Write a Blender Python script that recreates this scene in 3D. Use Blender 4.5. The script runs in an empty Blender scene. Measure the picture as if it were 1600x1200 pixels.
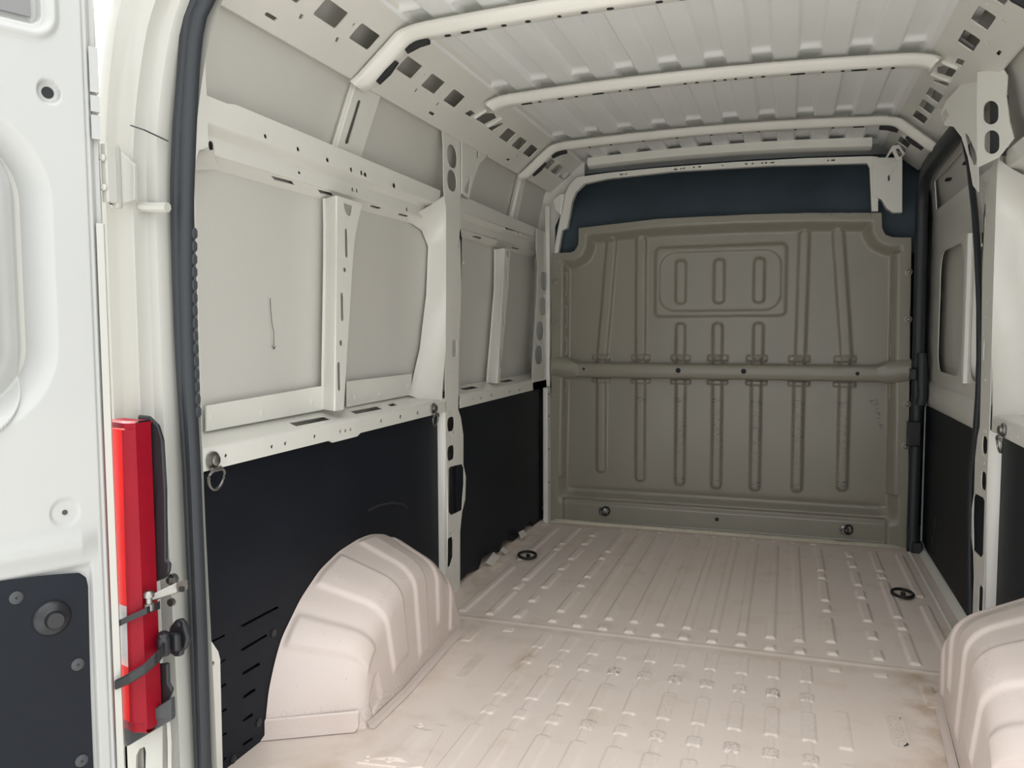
import bpy, bmesh, math, random
import numpy as np
from mathutils import Vector, Matrix
from mathutils.geometry import tessellate_polygon

random.seed(7); rng = np.random.default_rng(7)
SC = bpy.context.scene; COL = SC.collection

# ------------------------------------------------------------------ camera
F, VPX, VPY, ROLL = 1256.0, 1228.8, 511.4, 0.0193      # focal length in pixels of a 1600 px wide frame
CAM = np.array([0.33, 0.0, 1.05])
def cam_axes():
    y = np.array([VPX-800, -(VPY-600), -F]); y /= np.linalg.norm(y)
    z = np.array([math.sin(ROLL), math.cos(ROLL), 0.]); z = z-y*np.dot(z, y); z /= np.linalg.norm(z)
    return np.array([np.cross(y, z), y, z])
CM = cam_axes()
cd = bpy.data.cameras.new('camera'); cam = bpy.data.objects.new('camera', cd); COL.objects.link(cam)
cd.sensor_fit = 'HORIZONTAL'; cd.sensor_width = 36.0; cd.lens = F/1600*36.0; cd.clip_start = 0.02
cam.matrix_world = Matrix([list(CM[0])+[CAM[0]], list(CM[1])+[CAM[1]], list(CM[2])+[CAM[2]], [0, 0, 0, 1]])
SC.camera = cam

# ------------------------------------------------------------------ world, light, exposure
W = bpy.data.worlds.new('overcast'); SC.world = W; W.use_nodes = True
nt = W.node_tree; nt.nodes.clear()
wo = nt.nodes.new('ShaderNodeOutputWorld'); bg = nt.nodes.new('ShaderNodeBackground')
tc = nt.nodes.new('ShaderNodeTexCoord'); sx = nt.nodes.new('ShaderNodeSeparateXYZ')
rp = nt.nodes.new('ShaderNodeValToRGB')
rp.color_ramp.elements[0].position = 0.0; rp.color_ramp.elements[0].color = (0.33, 0.35, 0.37, 1)
rp.color_ramp.elements[1].position = 1.0; rp.color_ramp.elements[1].color = (1.0, 1.0, 1.0, 1)
nt.links.new(tc.outputs['Generated'], sx.inputs[0]); nt.links.new(sx.outputs['Z'], rp.inputs[0])
nt.links.new(rp.outputs[0], bg.inputs[0]); bg.inputs[1].default_value = 2.0
nt.links.new(bg.outputs[0], wo.inputs[0])
SUN = bpy.data.lights.new('veiled_sun', 'SUN'); SUN.energy = 3.2; SUN.angle = math.radians(25); SUN.color = (1.0, 0.97, 0.92)
so = bpy.data.objects.new('veiled_sun', SUN); COL.objects.link(so)
so.rotation_euler = Vector((0.62, -0.16, -0.77)).to_track_quat('-Z', 'Y').to_euler()
SC.view_settings.view_transform = 'Standard'; SC.view_settings.look = 'None'
SC.view_settings.gamma = 1.0; SC.view_settings.use_curve_mapping = False
SC.view_settings.exposure = 0.78
try:
    SC.cycles.max_bounces = 14; SC.cycles.diffuse_bounces = 9; SC.cycles.glossy_bounces = 4
except Exception: pass

# ------------------------------------------------------------------ measuring: a pixel's ray met with a real plane
def ray(u, v): return CM @ np.array([u-800.0, -(v-600.0), -F])
def ax(u, v, X): r = ray(u, v); return CAM + r*((X-CAM[0])/r[0])
def ay(u, v, Y): r = ray(u, v); return CAM + r*((Y-CAM[1])/r[1])
def az(u, v, Z): r = ray(u, v); return CAM + r*((Z-CAM[2])/r[2])
def yz(pts, X): return [tuple(ax(u, v, X)[1:]) for u, v in pts]            # outline on a side plane -> (y, z)
def xz(pts, Y): return [tuple(ay(u, v, Y)[[0, 2]]) for u, v in pts]
def xy(pts, Z): return [tuple(az(u, v, Z)[:2]) for u, v in pts]

# ------------------------------------------------------------------ materials
def srgb(r, g, b):
    f = lambda c: (c/255/12.92) if c <= 10.3 else ((c/255+0.055)/1.055)**2.4
    return (f(r), f(g), f(b), 1)
def mat(name, col, rough=0.5, metal=0.0, coat=0.0, noise=0.0, nscale=6.0, col2=None, bump=0.0, bscale=60.0, spec=0.5):
    m = bpy.data.materials.new(name); m.use_nodes = True
    n = m.node_tree; b = n.nodes['Principled BSDF']
    b.inputs['Roughness'].default_value = rough; b.inputs['Metallic'].default_value = metal
    b.inputs['Coat Weight'].default_value = coat; b.inputs['Coat Roughness'].default_value = 0.12
    b.inputs['Specular IOR Level'].default_value = spec
    b.inputs['Base Color'].default_value = col
    t = n.nodes.new('ShaderNodeTexCoord')
    if noise > 0 or col2:
        nz = n.nodes.new('ShaderNodeTexNoise'); nz.inputs['Scale'].default_value = nscale; nz.inputs['Detail'].default_value = 6
        n.links.new(t.outputs['Object'], nz.inputs['Vector'])
        r = n.nodes.new('ShaderNodeValToRGB'); r.color_ramp.elements[0].position = 0.35; r.color_ramp.elements[1].position = 0.7
        c2 = col2 or tuple(c*(1-noise) for c in col[:3])+(1,)
        r.color_ramp.elements[0].color = c2; r.color_ramp.elements[1].color = col
        n.links.new(nz.outputs['Fac'], r.inputs[0]); n.links.new(r.outputs[0], b.inputs['Base Color'])
    if bump > 0:
        bz = n.nodes.new('ShaderNodeTexNoise'); bz.inputs['Scale'].default_value = bscale; bz.inputs['Detail'].default_value = 3
        n.links.new(t.outputs['Object'], bz.inputs['Vector'])
        bp = n.nodes.new('ShaderNodeBump'); bp.inputs['Strength'].default_value = bump; bp.inputs['Distance'].default_value = 0.002
        n.links.new(bz.outputs['Fac'], bp.inputs['Height']); n.links.new(bp.outputs[0], b.inputs['Normal'])
    return m
def worn(name, col, rough, dirt, dirt2, wear_col, scale=9.0, speck=0.62, wsc=(150, 150, 150)):
    """painted sheet with blotchy grime, specks, and scuffs where the 'wear' attribute is high"""
    m = mat(name, col, rough); n = m.node_tree; b = n.nodes['Principled BSDF']
    N = n.nodes.new; L = n.links.new
    t = N('ShaderNodeTexCoord')
    def noise(sc, det, lo, hi):
        z = N('ShaderNodeTexNoise'); z.inputs['Scale'].default_value = sc; z.inputs['Detail'].default_value = det
        L(t.outputs['Object'], z.inputs['Vector'])
        r = N('ShaderNodeMapRange'); r.inputs[1].default_value = lo; r.inputs[2].default_value = hi
        L(z.outputs['Fac'], r.inputs[0]); return r.outputs[0]
    def mix(f, a, c):
        x = N('ShaderNodeMix'); x.data_type = 'RGBA'
        L(f, x.inputs[0]) if not isinstance(f, float) else x.inputs[0].__setattr__('default_value', f)
        for s, i in ((a, 6), (c, 7)):
            if isinstance(s, tuple): x.inputs[i].default_value = s
            else: L(s, x.inputs[i])
        return x.outputs[2]
    def mul(a, c):
        x = N('ShaderNodeMath'); x.operation = 'MULTIPLY'
        for s, i in ((a, 0), (c, 1)):
            if isinstance(s, float): x.inputs[i].default_value = s
            else: L(s, x.inputs[i])
        return x.outputs[0]
    c = mix(mul(noise(2.2, 5, 0.45, 0.75), 0.55), col, dirt)
    c = mix(mul(noise(scale, 8, 0.55, 0.8), 0.4), c, dirt2)
    c = mix(mul(noise(120, 3, speck+0.08, speck+0.14), 0.45), c, wear_col)
    at = N('ShaderNodeAttribute'); at.attribute_name = 'wear'
    wm = N('ShaderNodeMapping'); wm.inputs['Scale'].default_value = wsc; L(t.outputs['Object'], wm.inputs['Vector'])
    wz = N('ShaderNodeTexNoise'); wz.inputs['Scale'].default_value = 1.0; wz.inputs['Detail'].default_value = 6; L(wm.outputs[0], wz.inputs['Vector'])
    wr = N('ShaderNodeMapRange'); wr.inputs[1].default_value = 0.50; wr.inputs[2].default_value = 0.64; L(wz.outputs['Fac'], wr.inputs[0])
    c = mix(mul(at.outputs['Fac'], wr.outputs[0]), c, wear_col)
    at2 = N('ShaderNodeAttribute'); at2.attribute_name = 'rust'
    c = mix(mul(at2.outputs['Fac'], noise(14, 8, 0.35, 0.7)), c, dirt2)
    L(c, b.inputs['Base Color']); b.inputs['Coat Weight'].default_value = 0.15
    return m
WHITE = mat('white_paint', (0.765, 0.758, 0.702, 1), 0.34, coat=0.35, noise=0.05, nscale=3.0)
OUTERDIM = mat('outer_white_dimmed', (0.445, 0.44, 0.40, 1), 0.3, coat=0.4)  # van white darkened, outdoor brightness held down in the colour
DOORDIM = mat('door_white_dimmed', (0.43, 0.435, 0.42, 1), 0.34, coat=0.3, noise=0.04, nscale=3.0)  # same van white as the body, dimmed in colour against outdoor light
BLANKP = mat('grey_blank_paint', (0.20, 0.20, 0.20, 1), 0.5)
SKINP = mat('inner_skin_paint', (0.62, 0.612, 0.568, 1), 0.42, coat=0.15, noise=0.04, nscale=2.5)
ROOFP = mat('roof_primer_paint', (0.86, 0.875, 0.86, 1), 0.45, coat=0.1, noise=0.05, nscale=2.0)
FLOORP = worn('floor_paint', (0.80, 0.70, 0.635, 1), 0.42, (0.74, 0.62, 0.54, 1), (0.52, 0.40, 0.29, 1), (0.13, 0.11, 0.10, 1))
ARCHP = worn('arch_paint', (0.69, 0.60, 0.55, 1), 0.38, (0.64, 0.54, 0.485, 1), (0.56, 0.46, 0.38, 1), (0.16, 0.14, 0.12, 1), scale=5)
BULKDIM = worn('bulkhead_white_dimmed', (0.266, 0.248, 0.200, 1), 0.36, (0.250, 0.230, 0.183, 1), (0.22, 0.20, 0.155, 1), (0.08, 0.08, 0.08, 1), scale=4, speck=0.66, wsc=(45, 45, 190))  # van white darkened, dim light of the front end put into the colour
BLACKB = mat('black_hardboard', (0.0075, 0.0105, 0.017, 1), 0.55, spec=0.25, noise=0.35, nscale=4.0, bump=0.15, bscale=90)
RUBBER = mat('black_rubber', (0.020, 0.024, 0.029, 1), 0.5, bump=0.05)
BLKPL = mat('black_plastic', (0.012, 0.013, 0.016, 1), 0.38, bump=0.1, bscale=200)
DKGREY = mat('dark_grey_plastic', (0.045, 0.048, 0.052, 1), 0.5, bump=0.1, bscale=200)
FABRIC = mat('dark_fabric', (0.07, 0.10, 0.125, 1), 0.8, noise=0.3, nscale=3.0, bump=0.3, bscale=150)
STEEL = mat('zinc_steel', (0.36, 0.355, 0.335, 1), 0.38, metal=1.0, noise=0.2, nscale=30)
DKSTEEL = mat('blackened_steel', (0.03, 0.03, 0.03, 1), 0.4, metal=0.6)
DARKIN = mat('cavity_dark', (0.02, 0.02, 0.022, 1), 0.8, noise=0.2)
SEALER = mat('seam_sealer', (0.72, 0.66, 0.54, 1), 0.6, noise=0.15, nscale=30)
GROUND = mat('concrete_ground', (0.70, 0.69, 0.66, 1), 0.9, noise=0.25, nscale=1.5, bump=0.3, bscale=40)
def lens_mat(name, col, rough=0.45, trans=0.0):
    m = mat(name, col, rough, coat=0.04, spec=0.2, noise=0.10, nscale=18); b = m.node_tree.nodes['Principled BSDF']
    b.inputs['Transmission Weight'].default_value = trans; b.inputs['IOR'].default_value = 1.45
    return m
RED = lens_mat('red_lens', (0.98, 0.016, 0.014, 1))
DKRED = lens_mat('dark_red_lens', (0.26, 0.004, 0.014, 1))
CLEAR = lens_mat('clear_lens', (0.85, 0.85, 0.85, 1), trans=0.25)

# ------------------------------------------------------------------ mesh builder
class MB:
    def __init__(s): s.v = []; s.f = []
    def add(s, vs, fs):
        o = len(s.v); s.v += [tuple(float(c) for c in p) for p in vs]; s.f += [tuple(i+o for i in f) for f in fs]; return s
    def box(s, a, b):
        x0, y0, z0 = a; x1, y1, z1 = b
        return s.add([(x0,y0,z0),(x1,y0,z0),(x1,y1,z0),(x0,y1,z0),(x0,y0,z1),(x1,y0,z1),(x1,y1,z1),(x0,y1,z1)],
                     [(0,3,2,1),(4,5,6,7),(0,1,5,4),(1,2,6,5),(2,3,7,6),(3,0,4,7)])
    def loft(s, rows, close=False, cap=False):
        n = len(rows[0]); vs = [p for r in rows for p in r]; fs = []
        for i in range(len(rows)-1):
            for j in range(n if close else n-1):
                k = (j+1) % n
                fs.append((i*n+j, i*n+k, (i+1)*n+k, (i+1)*n+j))
        if cap: fs += [tuple(range(n))[::-1], tuple((len(rows)-1)*n+j for j in range(n))]
        return s.add(vs, fs)
    def plate(s, outline, holes, m3, th):
        """sheet of thickness th with real holes; m3(a, b, d) -> world point, d = depth behind the face"""
        loops = [outline]+list(holes)
        tris = tessellate_polygon([[Vector((p[0], p[1], 0)) for p in l] for l in loops])
        flat = [p for l in loops for p in l]; n = len(flat)
        s.add([m3(p[0], p[1], 0) for p in flat]+[m3(p[0], p[1], th) for p in flat],
              [tuple(t) for t in tris]+[tuple(i+n for i in t[::-1]) for t in tris] +
              [(o+i, o+(i+1) % len(l), o+(i+1) % len(l)+n, o+i+n) for l, o in zip(loops, np.cumsum([0]+[len(l) for l in loops[:-1]])) for i in range(len(l))])
        return s
    def tube(s, path, r, k=8, close=False, cap=True):
        P = [Vector(p) for p in path]; n = len(P); rows = []; up = Vector((0.13, 0.21, 0.97)).normalized()
        R = r if isinstance(r, (list, tuple)) else [r]*n
        for i in range(n):
            a = P[(i-1) % n] if (close or i > 0) else P[i]; b = P[(i+1) % n] if (close or i < n-1) else P[i]
            t = (b-a).normalized(); u = t.cross(up)
            if u.length < 0.05: u = t.cross(Vector((1, 0, 0)))
            u.normalize(); w = t.cross(u).normalized()
            rows.append([tuple(P[i]+(u*math.cos(2*math.pi*j/k)+w*math.sin(2*math.pi*j/k))*R[i]) for j in range(k)])
        if close: rows.append(rows[0])
        return s.loft(rows, close=True, cap=cap and not close)
    def lathe(s, c, axis, prof, k=20):
        """prof: (radius, height along axis)"""
        c = Vector(c); a = Vector(axis).normalized(); u = a.orthogonal().normalized(); w = a.cross(u)
        rows = [[tuple(c+a*h+(u*math.cos(2*math.pi*j/k)+w*math.sin(2*math.pi*j/k))*r) for j in range(k)] for r, h in prof]
        return s.loft(rows, close=True, cap=True)
    def sweep(s, prof, path):
        """prof: list of functions' offsets already as 3-D rows"""
        return s.loft(path, close=False)
    def build(s, name, m, parent=None, smooth=35, bevel=0.0):
        off = np.array(parent_loc(parent))
        me = bpy.data.meshes.new(name); me.from_pydata([tuple(np.array(p)-off) for p in s.v], [], s.f); me.validate()
        bm = bmesh.new(); bm.from_mesh(me); bmesh.ops.remove_doubles(bm, verts=bm.verts, dist=1e-5)
        bmesh.ops.recalc_face_normals(bm, faces=bm.faces); bm.to_mesh(me); bm.free()
        o = bpy.data.objects.new(name, me); COL.objects.link(o); me.materials.append(m)
        if smooth:
            me.polygons.foreach_set('use_smooth', [True]*len(me.polygons)); me.set_sharp_from_angle(angle=math.radians(smooth))
        if parent: o.parent = parent
        if bevel:
            bv = o.modifiers.new('bevel', 'BEVEL'); bv.width = bevel; bv.segments = 2; bv.limit_method = 'ANGLE'
        return o
def parent_loc(p):
    v = Vector((0, 0, 0))
    while p: v += p.location; p = p.parent
    return v
def tag(o, label=None, cat=None, group=None, kind=None):
    if label: o['label'] = label
    if cat: o['category'] = cat
    if group: o['group'] = group
    if kind: o['kind'] = kind
    return o
def thing(name, label, cat, loc, group=None):
    o = bpy.data.objects.new(name, None); o.empty_display_size = 0.05; COL.objects.link(o); o.location = loc
    return tag(o, label, cat, group)
def grid(name, P, m, parent=None, mask=None, attrs=None, flip=False):
    """P: (ny, nx, 3) array of points -> smooth sheet"""
    ny, nx, _ = P.shape; V = P.reshape(-1, 3)-np.array(parent_loc(parent)); idx = np.arange(ny*nx).reshape(ny, nx)
    q = np.stack([idx[:-1, :-1], idx[:-1, 1:], idx[1:, 1:], idx[1:, :-1]], -1).reshape(-1, 4)
    if flip: q = q[:, ::-1]
    if mask is not None: q = q[mask[:-1, :-1].ravel() & mask[1:, 1:].ravel()]
    me = bpy.data.meshes.new(name); me.vertices.add(len(V)); me.vertices.foreach_set('co', V.astype('f4').ravel())
    me.loops.add(q.size); me.loops.foreach_set('vertex_index', q.astype('i4').ravel())
    me.polygons.add(len(q)); me.polygons.foreach_set('loop_start', np.arange(0, q.size, 4, dtype='i4')); me.polygons.foreach_set('loop_total', np.full(len(q), 4, dtype='i4'))
    me.update(calc_edges=True); me.polygons.foreach_set('use_smooth', np.ones(len(q), dtype=bool))
    for k, a in (attrs or {}).items():
        t = me.attributes.new(k, 'FLOAT', 'POINT'); t.data.foreach_set('value', a.astype('f4').ravel())
    me.materials.append(m); me.validate()
    o = bpy.data.objects.new(name, me); COL.objects.link(o)
    if parent: o.parent = parent
    return o
# 2-D shapes
def rrect(cx, cy, w, h, r=None, k=4):
    r = min(w, h)/2*0.999 if r is None else r; pts = []
    for sx_, sy_, a0 in ((1, 1, 0), (-1, 1, 90), (-1, -1, 180), (1, -1, 270)):
        for i in range(k+1):
            a = math.radians(a0+90*i/k); pts.append((cx+sx_*(w/2-r)+r*math.cos(a), cy+sy_*(h/2-r)+r*math.sin(a)))
    return pts
def bbox_px(pts, X, r=None, k=4):
    q = yz(pts, X); ys = [p[0] for p in q]; zs = [p[1] for p in q]
    return rrect((min(ys)+max(ys))/2, (min(zs)+max(zs))/2, max(ys)-min(ys), max(zs)-min(zs), r, k)
def circ(cx, cy, r, k=10): return [(cx+r*math.cos(2*math.pi*i/k), cy+r*math.sin(2*math.pi*i/k)) for i in range(k)]
def sd_rr(X, Y, cx, cy, w, h, r):
    qx = np.abs(X-cx)-(w/2-r); qy = np.abs(Y-cy)-(h/2-r)
    return np.hypot(np.maximum(qx, 0), np.maximum(qy, 0))+np.minimum(np.maximum(qx, qy), 0)-r
def step(d, w):                                             # 1 inside (d<-w) -> 0 outside (d>0)
    t = np.clip(-d/w, 0, 1); return t*t*(3-2*t)
def sd_poly(X, Y, pts):
    d = np.full(X.shape, 1e9); ins = np.zeros(X.shape, bool); n = len(pts)
    for i in range(n):
        ax_, ay_ = pts[i]; bx_, by_ = pts[(i+1) % n]; ex, ey = bx_-ax_, by_-ay_
        t = np.clip(((X-ax_)*ex+(Y-ay_)*ey)/(ex*ex+ey*ey), 0, 1)
        d = np.minimum(d, np.hypot(X-ax_-t*ex, Y-ay_-t*ey))
        c = ((ay_ > Y) != (by_ > Y)); ins ^= c & (X < (bx_-ax_)*(Y-ay_)/(by_-ay_+1e-12)+ax_)
    return np.where(ins, -d, d)

# ------------------------------------------------------------------ main dimensions
XL, XR = 0.89, 0.92            # inner faces of the left and right body members
YR, YB, YE = 1.36, 4.18, 4.75  # rear opening, bulkhead, closed front
CA, CB = (0.92, 1.75), (0.73, 1.91)      # slanted line of the left roof rail (|x|, z)
def side_m3(s, X, back=1):               # plane x = s*X; depth goes outwards
    return lambda a, b, d: (s*(X+d), a, b)

# ------------------------------------------------------------------ setting: shell
def profile_wall(s, dx):
    return [(s*(1.03+dx), -0.12), (s*(1.02+dx), 0.0), (s*(0.985+dx), 0.70), (s*(0.975+dx), 1.45), (s*(0.962+dx), 1.585), (s*(0.925+dx), 1.76), (s*(0.885+dx), 1.86), (s*(0.80+dx), 1.955), (s*(0.70+dx), 1.995)]
for s, nm, dx in ((-1, 'wall_left', 0.0), (1, 'wall_right', 0.03)):
    mb = MB(); pr = profile_wall(s, dx); po = [(x+s*0.02, z+0.012) for x, z in pr]
    for p_ in (pr, po): mb.loft([[(x, y, z) for x, z in p_] for y in (YR, 2.2, 3.2, YE)])
    for y in (YR, YE): mb.loft([[(x, y, z) for x, z in pr], [(x, y, z) for x, z in po]])
    w = mb.build(nm, SKINP, smooth=40); w['kind'] = 'structure'
    if s < 0: WALL_L = w
    else: WALL_R = w
mb = MB(); mb.box((-1.05, YE, -0.12), (1.1, YE+0.03, 2.05)); o = mb.build('front_light_block', DARKIN, smooth=0); o['kind'] = 'structure'  # added unseen plate, keeps daylight from leaking in at the front
mb = MB(); mb.box((-14, -14, -0.62), (14, 14, -0.56)); o = mb.build('ground', GROUND, smooth=0); o['kind'] = 'structure'

# ---- floor: pressed ribs as real relief
def ribs_floor():
    nx, ny = 640, 840
    x = np.linspace(-1.0, 1.03, nx); y = np.linspace(1.34, YE-0.1, ny)
    X, Y = np.meshgrid(x, y); H = np.zeros_like(X); wear = np.zeros_like(X); rust = np.zeros_like(X)
    def rib(cx, y0, y1, w=0.042, h=0.0075, e=0.012):
        nonlocal H
        d = sd_rr(X, Y, cx, (y0+y1)/2, w, y1-y0, 0.012); H = np.maximum(H, h*step(d, e))
    front = Y > 2.615
    xk = [-0.351+0.0926*k for k in range(9)]
    for cx in xk:
        rib(cx, 2.785, 4.02); rib(cx, 2.683, 2.738, 0.044)
    for k in range(11): rib(-0.457+0.093*k, 4.075, 4.11, 0.03, 0.005)
    segs = {0.445: [(2.70, 2.75), (2.81, 3.06), (3.118, 3.20), (3.24, 3.50), (3.527, 3.61), (3.644, 4.02)],
            0.580: [(2.705, 2.80), (2.883, 2.97), (3.054, 3.27), (3.314, 3.42), (3.478, 3.68), (3.739, 3.85), (3.906, 4.0)],
            0.685: [(2.70, 2.985), (3.009, 3.09), (3.128, 3.57), (3.605, 3.68), (3.712, 4.05)],
            0.795: [(2.70, 3.30), (3.40, 4.02)]}
    for cx, ss in segs.items():
        for a, b in ss:
            rib(-cx, a, b); rib(cx+0.045, a, b)
    # rear sheet: chained ribs with narrow necks
    for k in range(10):
        cx = -0.428+0.0925*k
        for a, b in ((2.463, 2.60), (2.336, 2.395), (2.104, 2.275), (1.988, 2.045), (1.45, 1.93)):
            rib(cx, a, b, 0.046, 0.0085, 0.008)
            rnd = 0.35+0.65*float(rng.random())
            if k >= 3 and b-a < 0.08: wear = np.maximum(wear, step(sd_rr(X, Y, cx, (a+b)/2, 0.05, 0.07, 0.01), 0.01)*(0.9 if a > 2.2 else 0.45)*rnd)
            if k >= 5 and b-a > 0.12: wear = np.maximum(wear, step(sd_rr(X, Y, cx, (a+b)/2, 0.05, b-a, 0.01), 0.01)*0.16*rnd)
        rib(cx, 1.5, 2.50, 0.027, 0.0065, 0.007)
    for cx, a, b in ((-0.57, 2.565, 2.61), (-0.675, 2.44, 2.57), (0.49, 2.57, 2.61), (0.62, 2.57, 2.61), (0.735, 2.40, 2.56), (0.49, 2.09, 2.31), (0.49, 1.7, 2.03), (-0.52, 1.45, 1.9)):
        rib(cx, a, b, 0.05)
    for cx, a, b in ((-0.585, 2.185, 2.36), (0.622, 2.15, 2.34)):       # pressed slots
        d = sd_rr(X, Y, cx, (a+b)/2, 0.040, b-a, 0.019)
        H = H+0.005*step(np.abs(d)-0.012, 0.008)-0.014*step(d, 0.006)
        rust = np.maximum(rust, step(d, 0.006)*(0.15 if cx > 0 else 0.5))
        wear = np.maximum(wear, step(d, 0.006)*0.25)
    H = H-0.004*step(2.615-Y, 0.006)*0+np.where(Y > 2.612, 0.0, -0.004)
    H += 0.0025*step(np.abs(Y-2.66)-0.02, 0.02)                          # overlap seam
    H = H+np.where(Y < 2.612, 0.0018*np.exp(-((Y-2.600)/0.008)**2), 0)
    # upturned edges
    lift = np.clip((-0.845-X)/0.06, 0, 1); H = np.maximum(H, 0.014*lift**1.5*(Y > 2.7)); 
    rust = np.maximum(rust, np.exp(-((X+0.70)/0.05)**2)*(Y < 2.75)*0.55); rust = np.maximum(rust, np.exp(-((X-0.72)/0.07)**2)*(Y < 2.65)*1.0)
    rust = np.maximum(rust, np.exp(-((Y-2.625)/0.025)**2)*0.45); rust = np.maximum(rust, np.exp(-((Y-4.12)/0.03)**2)*0.6)
    rust = np.maximum(rust, np.exp(-((X+0.44)/0.03)**2)*np.exp(-((Y-2.36)/0.10)**2)*0.8)
    rust = np.maximum(rust, np.exp(-((X+0.88)/0.05)**2)*(Y > 2.7)*0.5)
    return X, Y, H, wear, rust
X, Y, H, wear, rust = ribs_floor()
FL = grid('floor', np.stack([X, Y, H], -1), FLOORP, attrs={'wear': wear, 'rust': rust}); FL['kind'] = 'structure'
mb = MB(); mb.box((-1.05, YR, -0.14), (1.08, YE, -0.03)); mb.build('underbody', FLOORP, FL, smooth=0)
# pale strip folded up at the bulkhead's foot
mb = MB(); prm = [(-0.865, 0.0), (-0.84, 0.016), (-0.6, 0.013), (0.0, 0.012), (0.55, 0.012), (0.60, 0.007), (0.66, 0.012), (0.83, 0.010), (0.88, 0.0)]
mb.loft([[(x, YB-0.045, 0.001) for x, z in prm], [(x, YB-0.03, z) for x, z in prm], [(x, YB-0.012, z) for x, z in prm], [(x, YB-0.012, 0.0) for x, z in prm]])
mb.build('foot_flange', SEALER, FL)
MB().tube([(0.631, 2.335, -0.003), (0.640, 2.32, -0.003), (0.640, 2.27, -0.004)], [0.002, 0.004, 0.002], 6).build('slot_gap', DARKIN, FL)
MB().tube([(0.640, 2.20, -0.004), (0.638, 2.172, -0.003), (0.624, 2.156, -0.003)], [0.002, 0.005, 0.003], 6).build('slot_gap', DARKIN, FL)
MB().tube([(-0.600, 2.30, -0.004), (-0.604, 2.22, -0.003), (-0.594, 2.195, -0.003)], [0.001, 0.003, 0.002], 6).build('slot_gap', DARKIN, FL)
# bolted cover plate beside the left wheel arch
pl = xy([(612, 1182), (628, 1196), (648, 1197), (688, 1144), (690, 1138), (680, 1131), (636, 1117), (628, 1116), (560, 1170)], 0.004)
mb = MB(); mb.plate(xy([(557, 1190), (640, 1199), (660, 1197), (692, 1142), (688, 1134), (655, 1124), (633, 1115), (620, 1128)], 0.004),
                    [], lambda a, b, d: (a, b, 0.004-d), 0.006)
cpl = mb.build('cover_plate', FLOORP, FL, smooth=0)
b4 = xy([(566, 1185), (640, 1193), (682, 1142), (637, 1130)], 0.004); t4 = xy([(610, 1180), (624, 1182), (664, 1140), (652, 1137)], 0.012)
MB().loft([[(x, y, 0.003) for x, y in b4], [(x, y, 0.009) for x, y in t4]], close=True, cap=True).build('raised_boss', FLOORP, cpl, smooth=0)
for u, v in ((634, 1156), (657, 1133), (609, 1187), (575, 1185)):
    p = az(u, v, 0.006); MB().tube([(p[0]+0.009*math.cos(a_), p[1]+0.009*math.sin(a_), 0.0055) for a_ in np.linspace(0, 5.6, 12)], 0.0022, 6).build('weld_nut', FLOORP, cpl)
# torn white tabs at the foot of the left front lining
for px in ([(760, 880), (772, 863), (781, 871), (770, 885)], [(787, 855), (794, 862), (790, 866), (783, 861)], [(811, 832), (818, 828), (824, 836), (815, 842)]):
    mb = MB(); mb.plate(yz(px, -0.878), [], lambda a, b, d: (-0.878-d, a, b), 0.004); mb.build('metal_tab', WHITE, FL, smooth=0)

# ---- ceiling: corrugated roof skin
def roof_top(x): return 1.934-0.020*(np.abs(x)/0.7)**2
BOWS = (2.13, 2.87, 3.67)
def roof():
    nx, ny = 420, 300
    x = np.linspace(-0.80, 0.83, nx); y = np.linspace(1.34, YE, ny); X, Y = np.meshgrid(x, y)
    Z = roof_top(X)+0.010
    ph = ((X+0.67)/0.151+0.5) % 1.0-0.5                        # 0 at pad centre
    pad = step(np.abs(ph*0.151)-0.040, 0.012)*(np.abs(X) < 0.735)
    up = np.zeros_like(X)
    edges = (1.34,)+BOWS+(4.16,)
    for a, b in zip(edges[:-1], edges[1:]):
        up = np.maximum(up, ((Y > a+0.06) & (Y < b+0.09)).astype(float))
    Z += 0.019*pad*up
    for b in BOWS: Z -= 0.014*pad*np.exp(-((Y-(b-0.045))/0.018)**2)      # turned-down lip just behind each bow
    Z -= 0.006*step(np.abs(ph*0.151)-0.012, 0.008)*0
    return X, Y, Z
X, Y, Z = roof()
CE = grid('ceiling', np.stack([X, Y, Z], -1), ROOFP, flip=True); CE['kind'] = 'structure'
mb = MB(); mb.box((-0.85, YR, 2.01), (0.88, YE, 2.03)); mb.build('outer_roof', OUTERDIM, CE, smooth=0)
# rear roof header over the door opening
mb = MB(); mb.box((-0.78, YR-0.06, 1.90), (0.82, YR+0.06, 2.01)); mb.build('rear_header', WHITE, CE, smooth=0, bevel=0.01)

# ------------------------------------------------------------------ roof bows
def bow_path(kind):
    """(x, z, nx, nz) along the bow, n = into the van"""
    P = []
    for x in np.linspace(-0.62, 0.62, 40): P.append((x, float(roof_top(x)), 0.0, -1.0))
    sl = math.atan2(CB[1]-CA[1], CA[0]-CB[0])
    def end(sg, dx):
        q = []
        a = (0.62, float(roof_top(0.62))); b = (0.70+dx, 1.915); n1 = (-math.sin(sl), -math.cos(sl))
        c = (0.74+dx, 1.898); e = (0.865+dx, 1.793) if kind == 'long' else (0.752+dx, 1.889)
        for t in np.linspace(0.2, 1, 6):
            x = (1-t)**2*a[0]+2*t*(1-t)*b[0]+t*t*c[0]; z = (1-t)**2*a[1]+2*t*(1-t)*b[1]+t*t*c[1]
            q.append((sg*x, z, sg*n1[0]*t, -(1-t)+n1[1]*t))
        for t in np.linspace(0.15, 1, 6): q.append((sg*(c[0]+(e[0]-c[0])*t), c[1]+(e[1]-c[1])*t, sg*n1[0], n1[1]))
        if kind == 'long': q.append((sg*(0.892+dx), 1.775, sg*n1[0], n1[1]))
        return q
    return end(-1, 0.0)[::-1]+P+end(1, 0.02)
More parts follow.
